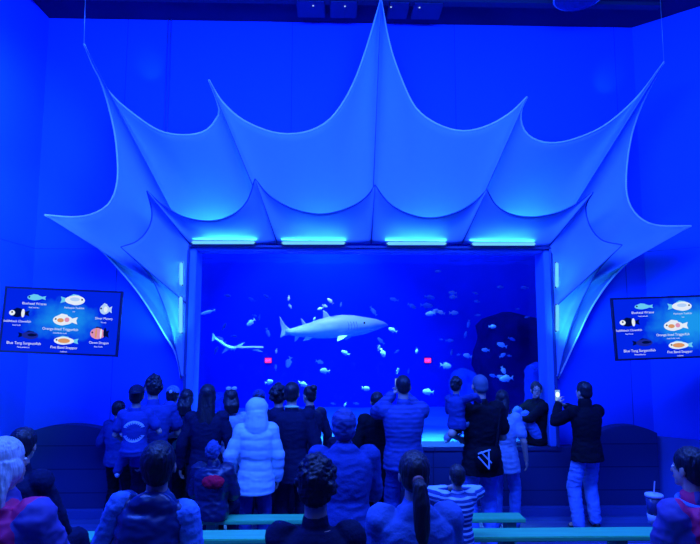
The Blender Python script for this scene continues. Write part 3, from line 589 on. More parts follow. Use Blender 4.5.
def person(label, px, py, D, yaw=0, ground=0.0, seat=None, k=None, hs=1.0, lean=0.0, roll=0.0, hyaw=0, hpitch=0, twist=0,
           LH=None, RH=None, LE=(-.5, -.5, -.6), RE=(.5, -.5, -.6), LK=None, RK=None, LF=None, RF=None, top=None, bot=None, shoe=None, hair=('short', None), skin=None,
           extra=None, group=None, vox=.009, curl=.5, build=1.0, kneeup=False, hscale=(1, 1)):
    skin = skin or MSKIN; zt = P(px, py, D).z; yr = math.radians(yaw)
    hk = .02
    if seat is None:
        Hh = zt-ground-hk; k = k or Hh/(1.75+.235*(hs-1)*.8); 
        if k: ground = zt-hk-k*(1.75+.235*(hs-1)*.8)+ (k*.52*(1-math.cos(math.radians(lean))))
    else:
        k = k or (zt-hk-seat)/(.905+.235*(hs-1)*.8+.52*(math.cos(math.radians(lean))-1))
        ground = seat-.45*k if ground == 0 else ground
    X = P(px, py, D).x
    # head offset from base because of lean
    ln = math.radians(lean); rl = math.radians(roll)
    sp = Vector((math.sin(rl), math.sin(ln), math.cos(ln)*math.cos(rl))).normalized()
    pz = .93*k if seat is None else seat-ground+.105*k
    pel = Vector((0, 0, pz)); neck = pel+sp*.515*k
    headoff = Vector((neck.x, neck.y, 0)); wo = Matrix.Rotation(yr, 3, 'Z')@headoff
    root = empty('person', (X-wo.x, D-wo.y, ground), yr, label=label, cat='person', group=group)
    rgt = Matrix.Rotation(math.radians(twist), 3, sp)@Vector((1, 0, 0)); rgt = (rgt-sp*rgt.dot(sp)).normalized(); fwd = sp.cross(rgt)
    J = {}
    sh = {s: pel+sp*.455*k+rgt*s*.172*k*build for s in (-1, 1)}
    hip = {s: pel+Vector((s*.088*k, 0, -.02*k)) for s in (-1, 1)}
    HT = {-1: LH, 1: RH}; HE = {-1: LE, 1: RE}; FT = {-1: LF, 1: RF}; KT = {-1: LK, 1: RK}
    el, wr, kn, an = {}, {}, {}, {}
    for s in (-1, 1):
        t = HT[s] or ((s*.27, .06, -.06) if seat is None else (s*.14, .34, .10))      # relative to pelvis, in k
        tt = pel+Vector(t)*k; el[s], wr[s] = ik(sh[s], tt, .285*k, .255*k, HE[s])
        if FT[s]: f = Vector(FT[s])*k
        else: f = Vector((s*.11, -.02 if s < 0 else .04, .08))*k if seat is None else Vector((s*.13, .46, max(.08, .08)))*k
        if seat is not None and FT[s] is None: f.z = .08*k
        kn[s], an[s] = ik(hip[s], f, .44*k, .42*k, KT[s] or ((s*.1, 1, .02) if seat is None else (s*.15, .8, 1)))
    hd = Matrix.Rotation(math.radians(hyaw), 3, 'Z')@Matrix.Rotation(math.radians(-hpitch), 3, 'X'); 
    nb = neck; hc = neck+sp*.05*k+hd@Vector((0, .02, .135*hs-.01))*k        # head centre
    R = hd; hk2 = k*hs
    def H(x, y, z): return hc+R@(Vector((x, y, z))*hk2)
    def torso(mb, inf, zlo=-.09, zhi=.52, hem=0.0, bw=1.0):
        T = [(-.10, .150, .112), (-.04, .162, .118), (.04, .152, .112), (.13, .132, .10), (.24, .145, .108), (.34, .160, .112), (.42, .166, .102), (.465, .135, .085), (.50, .075, .065), (.53, .058, .058)]
        rings = []
        for z, a, b in T:
            if z < zlo or z > zhi: continue
            a = a*build*bw; rx, ry = (a*k+inf), (b*k*max(1, build*.95)+inf); c = pel+sp*z*k+fwd*(-.012*k if z > .2 else 0)
            e = .0
            rings.append([c+rgt*rx*math.copysign(abs(math.cos(t))**.85, math.cos(t))+fwd*ry*math.copysign(abs(math.sin(t))**.85, math.sin(t)) for t in [2*math.pi*j/20 for j in range(20)]])
        mb.loft(rings)
    # ---- body, one continuous figure
    b = MB(); torso(b, 0)
    b.cap(neck-sp*.04*k, hc+R@Vector((0, -.02, -.03))*hk2, .058*k, .052*hk2)
    b.ell(H(0, -.012, .028), (.074*hk2, .094*hk2, .088*hk2), R); b.ell(H(0, .022, -.045), (.056*hk2, .066*hk2, .068*hk2), R); b.ell(H(0, .062, -.088), (.026*hk2, .024*hk2, .022*hk2), R)
    b.cap(H(0, .084, .012), H(0, .098, -.026), .010*hk2, .014*hk2, 8)
    for s in (-1, 1):
        b.ell(H(s*.076, -.008, -.012), (.010*hk2, .020*hk2, .032*hk2), R, 10, 7)
        b.cap(sh[s]-rgt*s*.03*k, el[s], .054*k*build, .040*k); b.cap(el[s], wr[s], .040*k, .026*k)
        dd = (wr[s]-el[s]).normalized(); nn = Vector((-s, .15, -.1)); nn = nn if abs(nn.normalized().dot(dd)) < .9 else Vector((0, 1, 0))
        hand(b, wr[s], dd, nn, k, curl, side=s)
        b.cap(hip[s], kn[s], .084*k, .055*k); b.cap(kn[s], kn[s].lerp(an[s], .35), .052*k, .052*k); b.cap(kn[s].lerp(an[s], .35), an[s], .052*k, .034*k)
        b.cap(an[s], an[s]+Vector((s*.02, .13, -.045))*k if kn[s].z > an[s].z+.1*k else an[s], .034*k, .03*k)
    body = b.blob('body', skin, root, max(vox*.85, .006), 2)
    for s in (-1, 1):
        MB().ell(H(s*.030, .0735, .002), (.012*hk2, .010*hk2, .008*hk2), R, 10, 7).build('eye', MEYE, root, True)
        MB().ell(H(s*.030, .082, .002), (.0052*hk2, .003*hk2, .0055*hk2), R, 8, 5).build('iris', MIRIS, root, True)
    MB().ell(H(0, .086, -.058), (.021*hk2, .007*hk2, .006*hk2), R, 10, 7).build('mouth', MLIP, root, True)
    info = dict(H=H, R=R, hk=hk2, k=k, pel=pel, sp=sp, rgt=rgt, fwd=fwd, sh=sh, el=el, wr=wr, kn=kn, an=an, hip=hip, root=root, neck=neck, body=body)
    # ---- clothes
    if top:
        m = top['m']; inf = top.get('inf', .016); t = MB(); zlo = -.10 if top.get('hem', 0) <= 0 else .0
        torso(t, inf, zlo)
        hem = top.get('hem', 0)
        if hem < 0:      # longer coat
            c = pel+sp*(-.04)*k; c2 = pel+Vector((0, 0, hem))*k; hw = .012
            if seat is None: t.loft([[c+rgt*(.172*k+inf*q)*math.cos(a)+fwd*(.126*k+inf*q)*math.sin(a) for a in [2*math.pi*j/20 for j in range(20)]] if q == 1 else [c2+rgt*(.176*k+inf*1.2)*math.cos(a)+fwd*(.132*k+inf*1.2)*math.sin(a) for a in [2*math.pi*j/20 for j in range(20)]] for q in (1, 1.4)])
        if top.get('collar', True): t.cap(neck-sp*.05*k, neck+sp*.012*k, .066*k+inf*.5, .060*k+inf*.4)
        if top.get('highcollar'): t.cap(neck-sp*.05*k, neck+sp*.05*k, .075*k+inf*.5, .070*k+inf*.4)
        sl = top.get('sleeve', 'long')
        for s in (-1, 1):
            t.ell(sh[s]-rgt*s*.012*k, (.062*k+inf,)*3); t.cap(sh[s]-rgt*s*.02*k, el[s] if sl == 'long' else sh[s].lerp(el[s], .62), .054*k*build+inf, .046*k+inf*(1 if sl == 'long' else 1.3))
            if sl == 'long': t.cap(el[s], wr[s]-(wr[s]-el[s]).normalized()*.01*k, .045*k+inf, .033*k+inf*.7)
        hd_ = top.get('hood')
        if hd_ == 'up':
            hq = top.get('hoodw', 1.0); t.ell(H(0, -.030, .020), (.098*hk2*hq, .112*hk2, .112*hk2), R, 18, 12); t.cap(H(0, -.05, -.05), neck-fwd*.03*k, .090*hk2*hq, .105*k*hq)
            t.ell(neck-fwd*.045*k, (.12*k, .07*k, .06*k))
        if hd_ == 'down': t.ell(neck-fwd*.075*k-sp*.04*k, (.125*k, .055*k, .085*k), rot_to(Vector((0, 1, 0)), Vector((0, .2, 1)))); t.ell(neck-fwd*.03*k-sp*.0*k, (.105*k, .085*k, .045*k))
        post = None
        if top.get('puff'):
            pp = top['puff']; post = lambda co: (.008*np.abs(np.sin(math.pi*(co[:, 2]+.05*co[:, 0])/pp))).astype('f')*(co[:, 2] < neck.z-.02)
        tp_ = t.blob(top.get('name', 'jacket'), m, root, vox, 3, top.get('wr', .006), .11, post); info['top'] = tp_
    if bot:
        m = bot['m']; t = MB(); inf = bot.get('inf', .014)
        if bot.get('skirt'):
            rr = []
            for q in range(6):
                f = q/5; c = pel+Vector((0, 0, .06-(bot['skirt']+.06)*f))*k; r = (.15+.06*f)*k
                rr.append([c+Vector(((r+.012*k*f*math.sin(7*a))*math.cos(a), (r*.78+.012*k*f*math.sin(7*a))*math.sin(a), 0)) for a in [2*math.pi*j/40 for j in range(40)]])
            t.loft(rr)
        else:
            torso(t, inf*.3, -.11, .05); 
            for s in (-1, 1):
                t.cap(hip[s], kn[s], .074*k+inf*.5, .060*k+inf); t.cap(kn[s], an[s]+(kn[s]-an[s]).normalized()*.01, .058*k+inf, .048*k+inf)
        t.blob(bot.get('name', 'trousers'), m, root, vox, 3, .007, .10)
    if shoe:
        for s in (-1, 1):
            t = MB(); a = an[s]; dn = Vector((0, 0, -1)); shin = (a-kn[s]).normalized()
            if abs(shin.z) < .35: fd = Vector((0, .2, 1)).normalized(); dn = shin
            else: fd = Vector((s*.15, 1, 0)).normalized()
            t.cap(a+dn*.045*k-fd*.045*k, a+dn*.048*k+fd*.14*k, .036*k, .030*k); t.cap(a, a+dn*.03*k, .045*k, .045*k); t.cap(a+dn*.03*k, a+dn*.045*k+fd*.1*k, .042*k, .030*k)
            t.blob('shoe', shoe, root, vox, 2)
    # ---- hair
    st = hair[0]; hm = hair[1] or MHAIR; t = MB(); wr_ = .004
    if st != 'none':
        t.ell(H(0, -.022, .036), (.083*hk2, .098*hk2, .094*hk2), R, 18, 12); t.ell(H(0, -.052, -.012), (.074*hk2, .062*hk2, .070*hk2), R)
    if st == 'thin': t = MB(); t.ell(H(0, -.020, .030), (.0775*hk2, .093*hk2, .089*hk2), R, 18, 12); t.ell(H(0, -.055, -.01), (.068*hk2, .052*hk2, .06*hk2), R); wr_ = .001
    if st in ('messy', 'curly'):
        rs = random.Random(int(px*7))
        for i in range(26 if st == 'messy' else 60):
            a = rs.uniform(0, 6.28); e = rs.uniform(-.5, 1.5); q = 1.0 if st == 'messy' else 1.22
            v = Vector((math.cos(a)*math.cos(e)*.078*q, math.sin(a)*math.cos(e)*.092*q-.022, math.sin(e)*.09*q+.03))
            if v.y > .055 and v.z < .06: continue
            t.ell(H(*v), [hk2*rs.uniform(.016, .03)]*3, None, 8, 6)
        wr_ = .007
    if st in ('long', 'long_side'):
        Ln = hair[2] if len(hair) > 2 else .35; wd = hair[3] if len(hair) > 3 else 1.0
        rr = []
        for q in range(9):
            f = q/8; z = .03-f*(Ln+.03); wv = (.083+.016*math.sin(f*2.6))*wd*(1-.25*f*f); dp = .055*(1-.35*f)
            c = H(0, 0, 0)+R@Vector((0, -.052-.0*f, 0))*hk2+Vector((0, 0, z))*hk2-fwd*(.055*min(1, f*2))*k
            rr.append([c+rgt*wv*hk2*math.cos(a)+fwd*dp*hk2*math.sin(a)*(1+.15*math.sin(5*a)) for a in [2*math.pi*j/24 for j in range(24)]])
        t.loft(rr); t.ell(H(0, -.03, -.02), (.092*hk2*wd, .085*hk2, .09*hk2), R)
        wr_ = .003
    if st == 'pony':
        pts = [H(0, -.10, .0), H(0, -.150, -.02), H(.005, -.168, -.10), H(.008, -.165, -.22), H(.005, -.16, -.34), H(0, -.155, -.42)]
        t.tube(pts, [.026*hk2, .036*hk2, .042*hk2, .040*hk2, .032*hk2, .012*hk2], 12); wr_ = .003
        MB().tube([H(0, -.108, .0), H(0, -.128, -.006)], .030*hk2, 14).build('hair_tie', MLIP, root, True)
    if st == 'bun': t.ell(H(0, -.09, .10), (.05*hk2, .05*hk2, .045*hk2), R); wr_ = .003
    if st != 'none':
        # carve the face side away by keeping it behind a plane
        hob = t.blob('hair', hm, root, max(.006, vox*.8), 2, wr_, .03 if st in ('curly', 'messy') else .014, streak=st not in ('curly', 'messy'))
        me = hob.data; bm = bmesh.new(); bm.from_mesh(me)
        n0 = (R@Vector((0, 1, -.62))).normalized(); bmesh.ops.bisect_plane(bm, geom=bm.verts[:]+bm.edges[:]+bm.faces[:], plane_co=H(0, .060, .034), plane_no=n0, clear_outer=True)
        ed = [e_ for e_ in bm.edges if e_.is_boundary]
        if ed: bmesh.ops.holes_fill(bm, edges=ed)
        bm.to_mesh(me); bm.free(); me.polygons.foreach_set('use_smooth', [True]*len(me.polygons))
    info['world'] = lambda v: Vector(root.location)+Matrix.Rotation(yr, 3, 'Z')@Vector(v)
    if extra: extra(info)
    return info
def decal(info, target, polys, m, name, side=-1, off=.004):      # print flat shapes onto the back (side -1) of a garment; coordinates right/up in metres from the pelvis
    me = target.data; bvh = BVHTree.FromPolygons([v.co for v in me.vertices], [p.vertices for p in me.polygons]); mb = MB()
    pel, rg, fd = info['pel'], info['rgt'], info['fwd']
    for pp in polys:
        vs = []
        for x, z in pp:
            o = pel+rg*x+Vector((0, 0, z))+fd*side*.6; h = bvh.ray_cast(o, -fd*side)
            if h[0] is None: vs = None; break
            vs.append(h[0]+fd*side*off)
        if vs: mb.add(vs, [tuple(range(len(vs)))])
    if mb.v: return mb.build(name, m, info['root'])
def prop(info, name, mb, m, label, cat, **k):                    # a held or worn thing, placed in the person's frame but a thing of its own
    o = mb.build(name, m, smooth=True); o.location = info['root'].location; o.rotation_euler = info['root'].rotation_euler; return tag(o, label, cat, **k)
# ---- fabrics
def cloth(n, c, **k): return mat(n, c, k.pop('rough', .8), spec=.15, var=k.pop('var', .15), vscale=9, bump=.25, bscale=70, **k)
NAVY = cloth('navy cloth', (.007, .013, .05)); BLACK = cloth('black cloth', (.006, .008, .016)); BLUE = cloth('mid blue cloth', (.025, .06, .30)); SKY = cloth('light blue cloth', (.12, .28, .75))
DENIM = cloth('denim', (.10, .22, .62), var=.35); DENJ = cloth('denim jacket', (.025, .06, .27), var=.3); JEANS_L = cloth('washed jeans', (.16, .32, .75), var=.3)
WHITE = mat('white puffer fabric', (.55, .78, .92), .5, spec=.3, var=.08, vscale=5); PALE = cloth('pale patterned cloth', (.30, .45, .8), var=.6)
TAN = cloth('hoodie cloth', (.08, .18, .48)); RED = cloth('red cloth', (.95, .01, .05)); SHW = mat('white shoe', (.6, .7, .8), .5); SHB = mat('black shoe', (.01, .012, .02), .5)
WHM = mat('white print', (.55, .70, .95), .6); GREENP = mat('green print', (.05, .35, .25), .6); GREY = cloth('grey blue knit', (.05, .11, .30))
STR = stripe_mat('striped knit', (.50, .72, .92), (.03, .07, .26), .034, .42)
REDP = stripe_mat('red violet panels', (.9, .02, .16), (.10, .08, .34), .24, .5, axis=0)
LEATH = mat('shiny dark jacket', (.012, .028, .11), .3, spec=.6, var=.3, vscale=7)
SN = (0, 0, 0)
# ---- filming man at the right
def phone(info, c, label, up=0, lit=None):
    mb = MB().box(c, (.075, .012, .15), bev=.005); o = prop(info, 'smartphone', mb, MDARK, label, 'phone')
    s = MB().box((c[0], c[1]-.0075, c[2]), (.068, .002, .138)).build('screen', lit or emis('phone screen', (.25, .5, 1), .8), o)
    return o
def ex(i):
    w = i['wr'][-1]; o = phone(i, tuple(w+Vector((.03, .07, .11))), 'lit smartphone raised by the filming man in black')
    MB().ell(w+Vector((.03, .058, .12)), (.03, .004, .035)).build('bright_picture', emis('white glow', (.6, .85, 1), 1.6), o)
person('man in black shirt and washed jeans standing and filming with a raised phone', 584, 379.5, 7.05, yaw=10, hyaw=14, LH=(-.15, .34, .50), RH=(-.02, .36, .47), LE=(-.6, .1, -.9), RE=(.9, .1, -.6), LF=(-.16, -.02, .08), RF=(.13, .08, .08),
       top=dict(m=BLACK, inf=.022, highcollar=True, name='shirt', hem=-.12), bot=dict(m=JEANS_L, inf=.022), shoe=SHB, hair=('short', MHAIR), extra=ex, build=1.0)
# ---- man on the ledge
def ex(i):
    H = i['H']; r = i['hk']
    g = MB()
    for s in (-1, 1): g.tube([H(s*.032+.022*math.cos(a), .094, .002+.018*math.sin(a)) for a in [2*math.pi*j/14 for j in range(15)]], .0022, 5)
    g.tube([H(-.01, .097, .004), H(.01, .097, .004)], .002, 5); g.build('glasses', MDARK, i['root'])
person('person in black hooded top and glasses sitting on the window ledge with knees up', 536, 386.5, 7.84, yaw=106, seat=wz0, k=.92, hyaw=60, hpitch=-4, lean=-4, ground=wz0-.45*.92,
       LH=(-.05, .42, .26), RH=(.10, .43, .24), LE=(-.8, .1, -.4), RE=(.8, .1, -.4), LF=(-.09, .50, .565), RF=(.08, .42, .565), LK=(-.1, .3, 1), RK=(.15, .3, 1),
       top=dict(m=BLACK, inf=.02, hood='down', name='hooded_top'), bot=dict(m=DENIM, inf=.012), shoe=SHW, hair=('short', MHAIRB), extra=ex)
# ---- man in black tee carrying a child
pm = person('man in loose black shirt and jeans carrying a small child on his left hip', 480, 371.5, 6.35, yaw=8, hyaw=-4, LH=(-.20, .10, .16), RH=(.12, .24, .12), LE=(-.6, -.3, -.8),
       top=dict(m=BLACK, inf=.034, sleeve='short', hem=-.16, name='shirt', wr=.007), bot=dict(m=DENIM, inf=.024), shoe=SHB, hair=('thin', mat('grey thin hair', (.10, .14, .22), .7)), build=1.02)
person('small dark haired child with pale leggings carried by the man in the black shirt', 456, 376, 6.22, yaw=-40, seat=None, k=.56, hs=1.25, LF=(-.35, .22, .55), RF=(.12, .34, .52), LH=(-.1, .30, .30), RH=(.42, .16, .44), RE=(.5, -.2, .2),
       top=dict(m=DENJ, inf=.012), bot=dict(m=PALE, inf=.01), shoe=SHW, hair=('messy', MHAIR))
def bag(i):
    c = i['pel']+Vector((-.02, -.20, .02))
    mb = MB().box(c, (.26, .07, .24), bev=.02); o = prop(i, 'shoulder_bag', mb, BLACK, 'black bag with crossing white stripes on the back of the man carrying a child', 'bag')
    st = MB()
    for a, b_ in (((-.12, .06), (.02, .10)), ((-.12, .03), (.0, -.10)), ((.0, .10), (.0, -.10)), ((-.09, .08), (.03, -.04))):
        st.tube([c+Vector((a[0], -.038, a[1])), c+Vector((b_[0], -.038, b_[1]))], .009, 5)
    st.build('stripe', WHM, o); MB().tube([c+Vector((.10, .0, .10)), c+Vector((.14, .02, .30)), i['sh'][1]+Vector((0, -.08, .05))], .012, 6).build('strap', BLACK, o)
bag(pm)
person('dark haired woman in pale long top and jeans standing behind the man carrying a child', 502, 388, 7.05, yaw=-25, top=dict(m=PALE, inf=.02, sleeve='short', name='top', hem=-.2), bot=dict(m=DENIM), shoe=SHB, hair=('long', MHAIR, .22))
# ---- man with raised arms
def ex(i):
    c = (i['wr'][1]+i['wr'][-1])/2+Vector((0, .03, .12)); phone(i, tuple(c), 'smartphone held up in both hands by the man in the blue knit top')
person('broad man in ribbed blue top with both arms raised to film', 403, 372, 6.4, yaw=2, LH=(-.07, .34, .57), RH=(.07, .34, .57), LE=(-.7, .3, -.7), RE=(.7, .3, -.7), top=dict(m=stripe_mat('ribbed blue', (.035, .08, .34), (.02, .05, .24), .05), inf=.03, name='sweater', hem=-.12), bot=dict(m=DENJ, inf=.022), shoe=SHB, hair=('thin', MHAIR), extra=ex, build=1.12, vox=.01)
person('person in long black coat standing left of the man with raised arms', 377, 390, 7.0, yaw=8, top=dict(m=BLACK, inf=.03, hem=-.45, name='coat'), bot=dict(m=BLACK), shoe=SHB, hair=('short', MHAIR))
person('small child with dark hair standing close to the glass at the centre', 343, 415, 7.1, hs=1.2, top=dict(m=NAVY, name='top'), bot=dict(m=NAVY), shoe=SHB, hair=('short', MHAIR))
# ---- suit man and neighbours
person('man in dark navy suit jacket with a light collar standing before the tank', 292, 380, 6.5, yaw=-6, hyaw=0, build=1.06, top=dict(m=NAVY, inf=.028, hem=-.22, name='suit_jacket', wr=.005), bot=dict(m=NAVY, inf=.02), shoe=SHB, hair=('short', MHAIR),
       extra=lambda i: MB().tube([i['neck']+i['sp']*.035*i['k']+Vector((.071*math.cos(a), .071*math.sin(a), .012*math.sin(-a))) for a in [2*math.pi*j/24 for j in range(25)]], .015, 6).build('collar', mat('light green collar', (.6, 1, .5), .6), i['root'], True))
person('woman with a big mass of curly dark hair beside the man in the suit', 279, 384, 6.98, yaw=-15, top=dict(m=NAVY), bot=dict(m=NAVY), shoe=SHB, hair=('curly', MHAIR))
person('dark haired woman standing half hidden right of the man in the suit', 310, 384, 7.4, yaw=25, hyaw=20, top=dict(m=NAVY, name='coat', hem=-.3), bot=dict(m=NAVY), shoe=SHB, hair=('bun', MHAIR))
def capx(m, logo=None, back=False):
    def f(i):
        H, R, h = i['H'], i['R'], i['hk']; t = MB(); t.ell(H(0, -.015, .045), (.090*h, .104*h, .090*h), R, 18, 12); s = 1 if not back else -1
        q = MB(); q.ell(H(0, s*.105, .045), (.065*h, .065*h, .010*h), R, 16, 7)
        o = t.blob('cap', m, i['root'], .008, 1); bm = bmesh.new(); bm.from_mesh(o.data); bmesh.ops.bisect_plane(bm, geom=bm.verts[:]+bm.edges[:]+bm.faces[:], plane_co=H(0, 0, .032), plane_no=R@Vector((0, -.15, -1)), clear_outer=True); bm.to_mesh(o.data); bm.free()
        so = o.modifiers.new('t', 'SOLIDIFY'); so.thickness = .004
        q.build('cap_brim', m, i['root'], True)
        if logo: MB().ell(H(0, -.118, .062), (.022*h, .006*h, .022*h), R, 12, 6).build('emblem', WHM, i['root'], True)
    return f
person('person in a dark cap behind the white hooded puffer jacket', 259, 388, 7.4, top=dict(m=NAVY), bot=dict(m=NAVY), shoe=SHB, hair=('short', MHAIR), extra=capx(BLUE))
person('person in pale hooded puffer jacket with the hood up', 257, 395.5, 6.2, yaw=10, hyaw=0, LH=(-.24, .14, .0), RH=(.25, .04, -.08), build=.98, top=dict(m=WHITE, inf=.030, hood='up', hoodw=1.28, puff=.105, hem=-.20, name='puffer_jacket', wr=.004), bot=dict(m=DENJ, inf=.02), shoe=SHB, hair=('none', None))
# ---- left cluster
def bow(i):
    H, h = i['H'], i['hk']; t = MB()
    for s in (-1, 1): t.ell(H(s*.035, -.06, .130), (.034*h, .014*h, .024*h))
    t.build('hair_bow', WHM, i['root'], True)
person('girl with a white hair bow and pale patterned top reaching an arm down', 231, 386.5, 6.9, yaw=20, LH=(-.26, .16, .05), top=dict(m=PALE, inf=.016, name='top'), bot=dict(m=NAVY), shoe=SHB, hair=('long', MHAIR, .16), extra=bow)
person('woman in dark clothes with very long straight dark hair down her back', 208, 382, 6.45, yaw=6, hyaw=-8, top=dict(m=NAVY, inf=.016, hem=-.3, name='coat'), bot=dict(m=BLACK), shoe=SHB, hair=('long', MHAIR, .55, 1.0))
def pack(i):
    p = i['pel']+Vector((0, -.20, .22)); t = MB(); t.ell(p, (.15, .09, .20)); t.box(p+Vector((0, 0, -.05)), (.26, .15, .26), bev=.05)
    o = prop(i, 'backpack', t, BLACK, 'dark backpack with a green print on the woman beside the man with a child', 'bag')
    MB().ell(p+Vector((.0, -.088, .06)), (.075, .015, .045)).build('print', GREENP, o, True); MB().ell(p+Vector((.0, -.088, -.06)), (.055, .015, .06)).build('print', GREENP, o, True)
i5 = person('woman with shoulder length dark hair wearing a dark backpack', 187, 387, 7.2, yaw=-5, top=dict(m=NAVY, inf=.016), bot=dict(m=BLACK), shoe=SHB, hair=('long', MHAIR, .2)); pack(i5)
person('person wearing a blue cap with a round white emblem at the back', 173, 384, 7.35, top=dict(m=BLUE, name='shirt'), bot=dict(m=NAVY), shoe=SHB, hair=('short', MHAIR), extra=capx(SKY, True))
def shirtmark(i): decal(i, i['top'], [[(-.05, .40), (.03, .40), (.03, .415), (-.05, .415)]], WHM, 'print')
person('tall man in blue polo shirt with thick dark hair holding a child', 154, 373, 6.62, yaw=25, LH=(-.18, .20, .12), RH=(.20, .26, .12), hyaw=10, top=dict(m=BLUE, inf=.024, sleeve='short', name='polo_shirt', hem=-.1), bot=dict(m=NAVY), shoe=SHB, hair=('messy', MHAIR), extra=shirtmark, build=1.05)
def jaws(i):
    cz = .19; 
    for a0, a1, n in ((25, 155, 9), (205, 335, 9)):
        P_ = []
        for j in range(n):
            a = math.radians(a0+(a1-a0)*(j+.5)/n); da = math.radians((a1-a0)/n/2); R0, R1, R2 = .118, .106, .078
            P_.append([(R0*math.cos(a-da), cz+R0*.95*math.sin(a-da)), (R0*math.cos(a+da), cz+R0*.95*math.sin(a+da)), (R1*math.cos(a+da), cz+R1*.95*math.sin(a+da)), (R1*math.cos(a-da), cz+R1*.95*math.sin(a-da))])
            P_.append([(R1*math.cos(a-da), cz+R1*.95*math.sin(a-da)), (R1*math.cos(a+da), cz+R1*.95*math.sin(a+da)), (R2*math.cos(a), cz+R2*.95*math.sin(a))])
        decal(i, i['top'], P_, WHM, 'jaw_print')
    capx(NAVY, False, True)(i)
person('child in cap and tee with a white shark jaw print, held by the tall man', 137, 384, 6.2, yaw=12, k=.76, hs=1.22, LF=(-.26, .34, .55), RF=(.12, .36, .52), LH=(-.2, .25, .08), RH=(.25, .25, .25), top=dict(m=BLUE, inf=.02, sleeve='short', name='tee_shirt', hem=-.02, wr=.003), bot=dict(m=DENJ, inf=.012, name='shorts'), shoe=SHW, hair=('short', MHAIR), extra=jaws)
person('dark clothed woman standing left of the child with the shark shirt', 119, 399, 7.35, yaw=-20, hyaw=-10, LH=(-.24, .22, .10), top=dict(m=DENJ, inf=.018), bot=dict(m=BLACK), shoe=SHB, hair=('short', MHAIR))
# ---- crouched person on the far bench
def scarf(i):
    n = i['neck']; t = MB(); t.ell(n+Vector((.05, -.13, -.12)), (.11, .05, .06)); t.blob('red_hood', RED, i['root'], .009, 2, .008, .05)
person('seated person in dark shiny jacket with a red hood on the far bench', 214, 440, 5.70, yaw=-8, seat=zA, hpitch=-14, lean=6, LF=(-.18, .45, .08), top=dict(m=mat('dark shiny jacket', (.012, .02, .07), .35, spec=.5), inf=.035, wr=.009), bot=dict(m=NAVY, inf=.02), shoe=SHB, hair=('messy', cloth('patterned blue', (.05, .10, .3), var=.8)), extra=scarf, build=1.08)
# ---- foreground watchers
person('seated person in hooded denim jacket seen from behind at the centre', 344, 423, 4.42, yaw=0, seat=zB+.0, ground=ZT, k=1.0, lean=10, hpitch=-10, build=1.2, LH=(-.1, .35, .12), RH=(.1, .35, .12), top=dict(m=DENJ, inf=.026, hood='down', name='denim_jacket', wr=.006), bot=dict(m=SKY, inf=.02), shoe=SHB, hair=('none', None),
       extra=lambda i: (MB().ell(i['H'](0, -.02, .03), (.092*i['hk'], .108*i['hk'], .10*i['hk']), i['R'], 20, 14).ell(i['H'](0, -.055, -.02), (.088*i['hk'], .075*i['hk'], .085*i['hk']), i['R']).ell(i['H'](0, .03, .0), (.088*i['hk'], .03*i['hk'], .08*i['hk']), i['R'])).blob('beanie', stripe_mat('dark knit beanie', (.02, .045, .19), (.035, .07, .27), .05), i['root'], .008, 3, .006, .05))
TB = dict(ground=.55)
person('seated woman in loose blue hoodie with a long dark ponytail', 414, 450.5, 3.0, yaw=4, seat=.93, lean=4, hs=1.07, hpitch=-2, **TB, build=1.16, LH=(-.12, .3, .05), RH=(.12, .3, .05), top=dict(m=TAN, inf=.028, hood='down', name='hoodie', wr=.006, hem=-.1), bot=dict(m=DENJ), shoe=SHW, hair=('pony', MHAIRB), vox=.008)
person('dark silhouetted person with messy short hair at the bottom centre', 316, 473, 2.72, yaw=0, seat=.93, k=.93, hs=1.12, lean=6, **TB, build=1.05, top=dict(m=NAVY, inf=.02, name='top'), bot=dict(m=NAVY), shoe=SHB, hair=('messy', MHAIR), vox=.008)
person('child in white and navy striped top with both hands raised to the face', 457, 464, 4.15, yaw=4, seat=zB, ground=ZT, hs=1.18, LH=(-.10, .24, .50), RH=(.10, .24, .50), LE=(-1, -.1, -.15), RE=(1, -.1, -.15), top=dict(m=STR, inf=.018, name='striped_top', wr=.004, hem=-.08), bot=dict(m=DENJ), shoe=SHW, hair=('short', MHAIRB), vox=.007)
person('seated person in shiny dark jacket with pale sleeves at the lower left', 159, 438, 3.1, yaw=4, seat=.93, lean=12, roll=9, hpitch=-14, **TB, build=.95, hs=1.08, LH=(-.30, .22, -.10), RH=(.20, .24, -.05), LE=(-.6, -.3, -.8), RE=(.5, -.3, -.8), top=dict(m=LEATH, inf=.022, wr=.007, name='jacket', hood='down'), bot=dict(m=DENJ), shoe=SHB, hair=('short', MHAIR), vox=.008,
       extra=lambda i: [MB().cap(i['sh'][s]+Vector((s*.005, -.012, .012)), i['sh'][s].lerp(i['el'][s], .98)+Vector((0, -.01, 0)), .076, .062).blob('sleeve', cloth('pale denim sleeve', (.10, .26, .62), var=.5), i['root'], .008, 3, .005, .06) for s in (-1, 1)])
person('woman with long pale blonde hair at the left edge of the crowd', 6, 436, 2.85, yaw=-14, hyaw=-8, seat=.93, **TB, build=1.12, hpitch=-4, top=dict(m=REDP, inf=.035, name='striped_jacket', wr=.01, hood='down'), bot=dict(m=NAVY), shoe=SHB, hair=('long', MBLOND, .26, 1.15), vox=.008)
person('person with short black hair in dark clothes hunched beside the blonde woman', 23, 427, 3.75, yaw=-8, seat=.93, **TB, lean=8, hyaw=10, RH=(.18, .36, -.02), RE=(.5, -.5, -.5), RF=(.30, .5, .08), top=dict(m=NAVY, inf=.024, wr=.006), bot=dict(m=NAVY), shoe=SHB, hair=('short', MHAIR), vox=.008, build=.98)
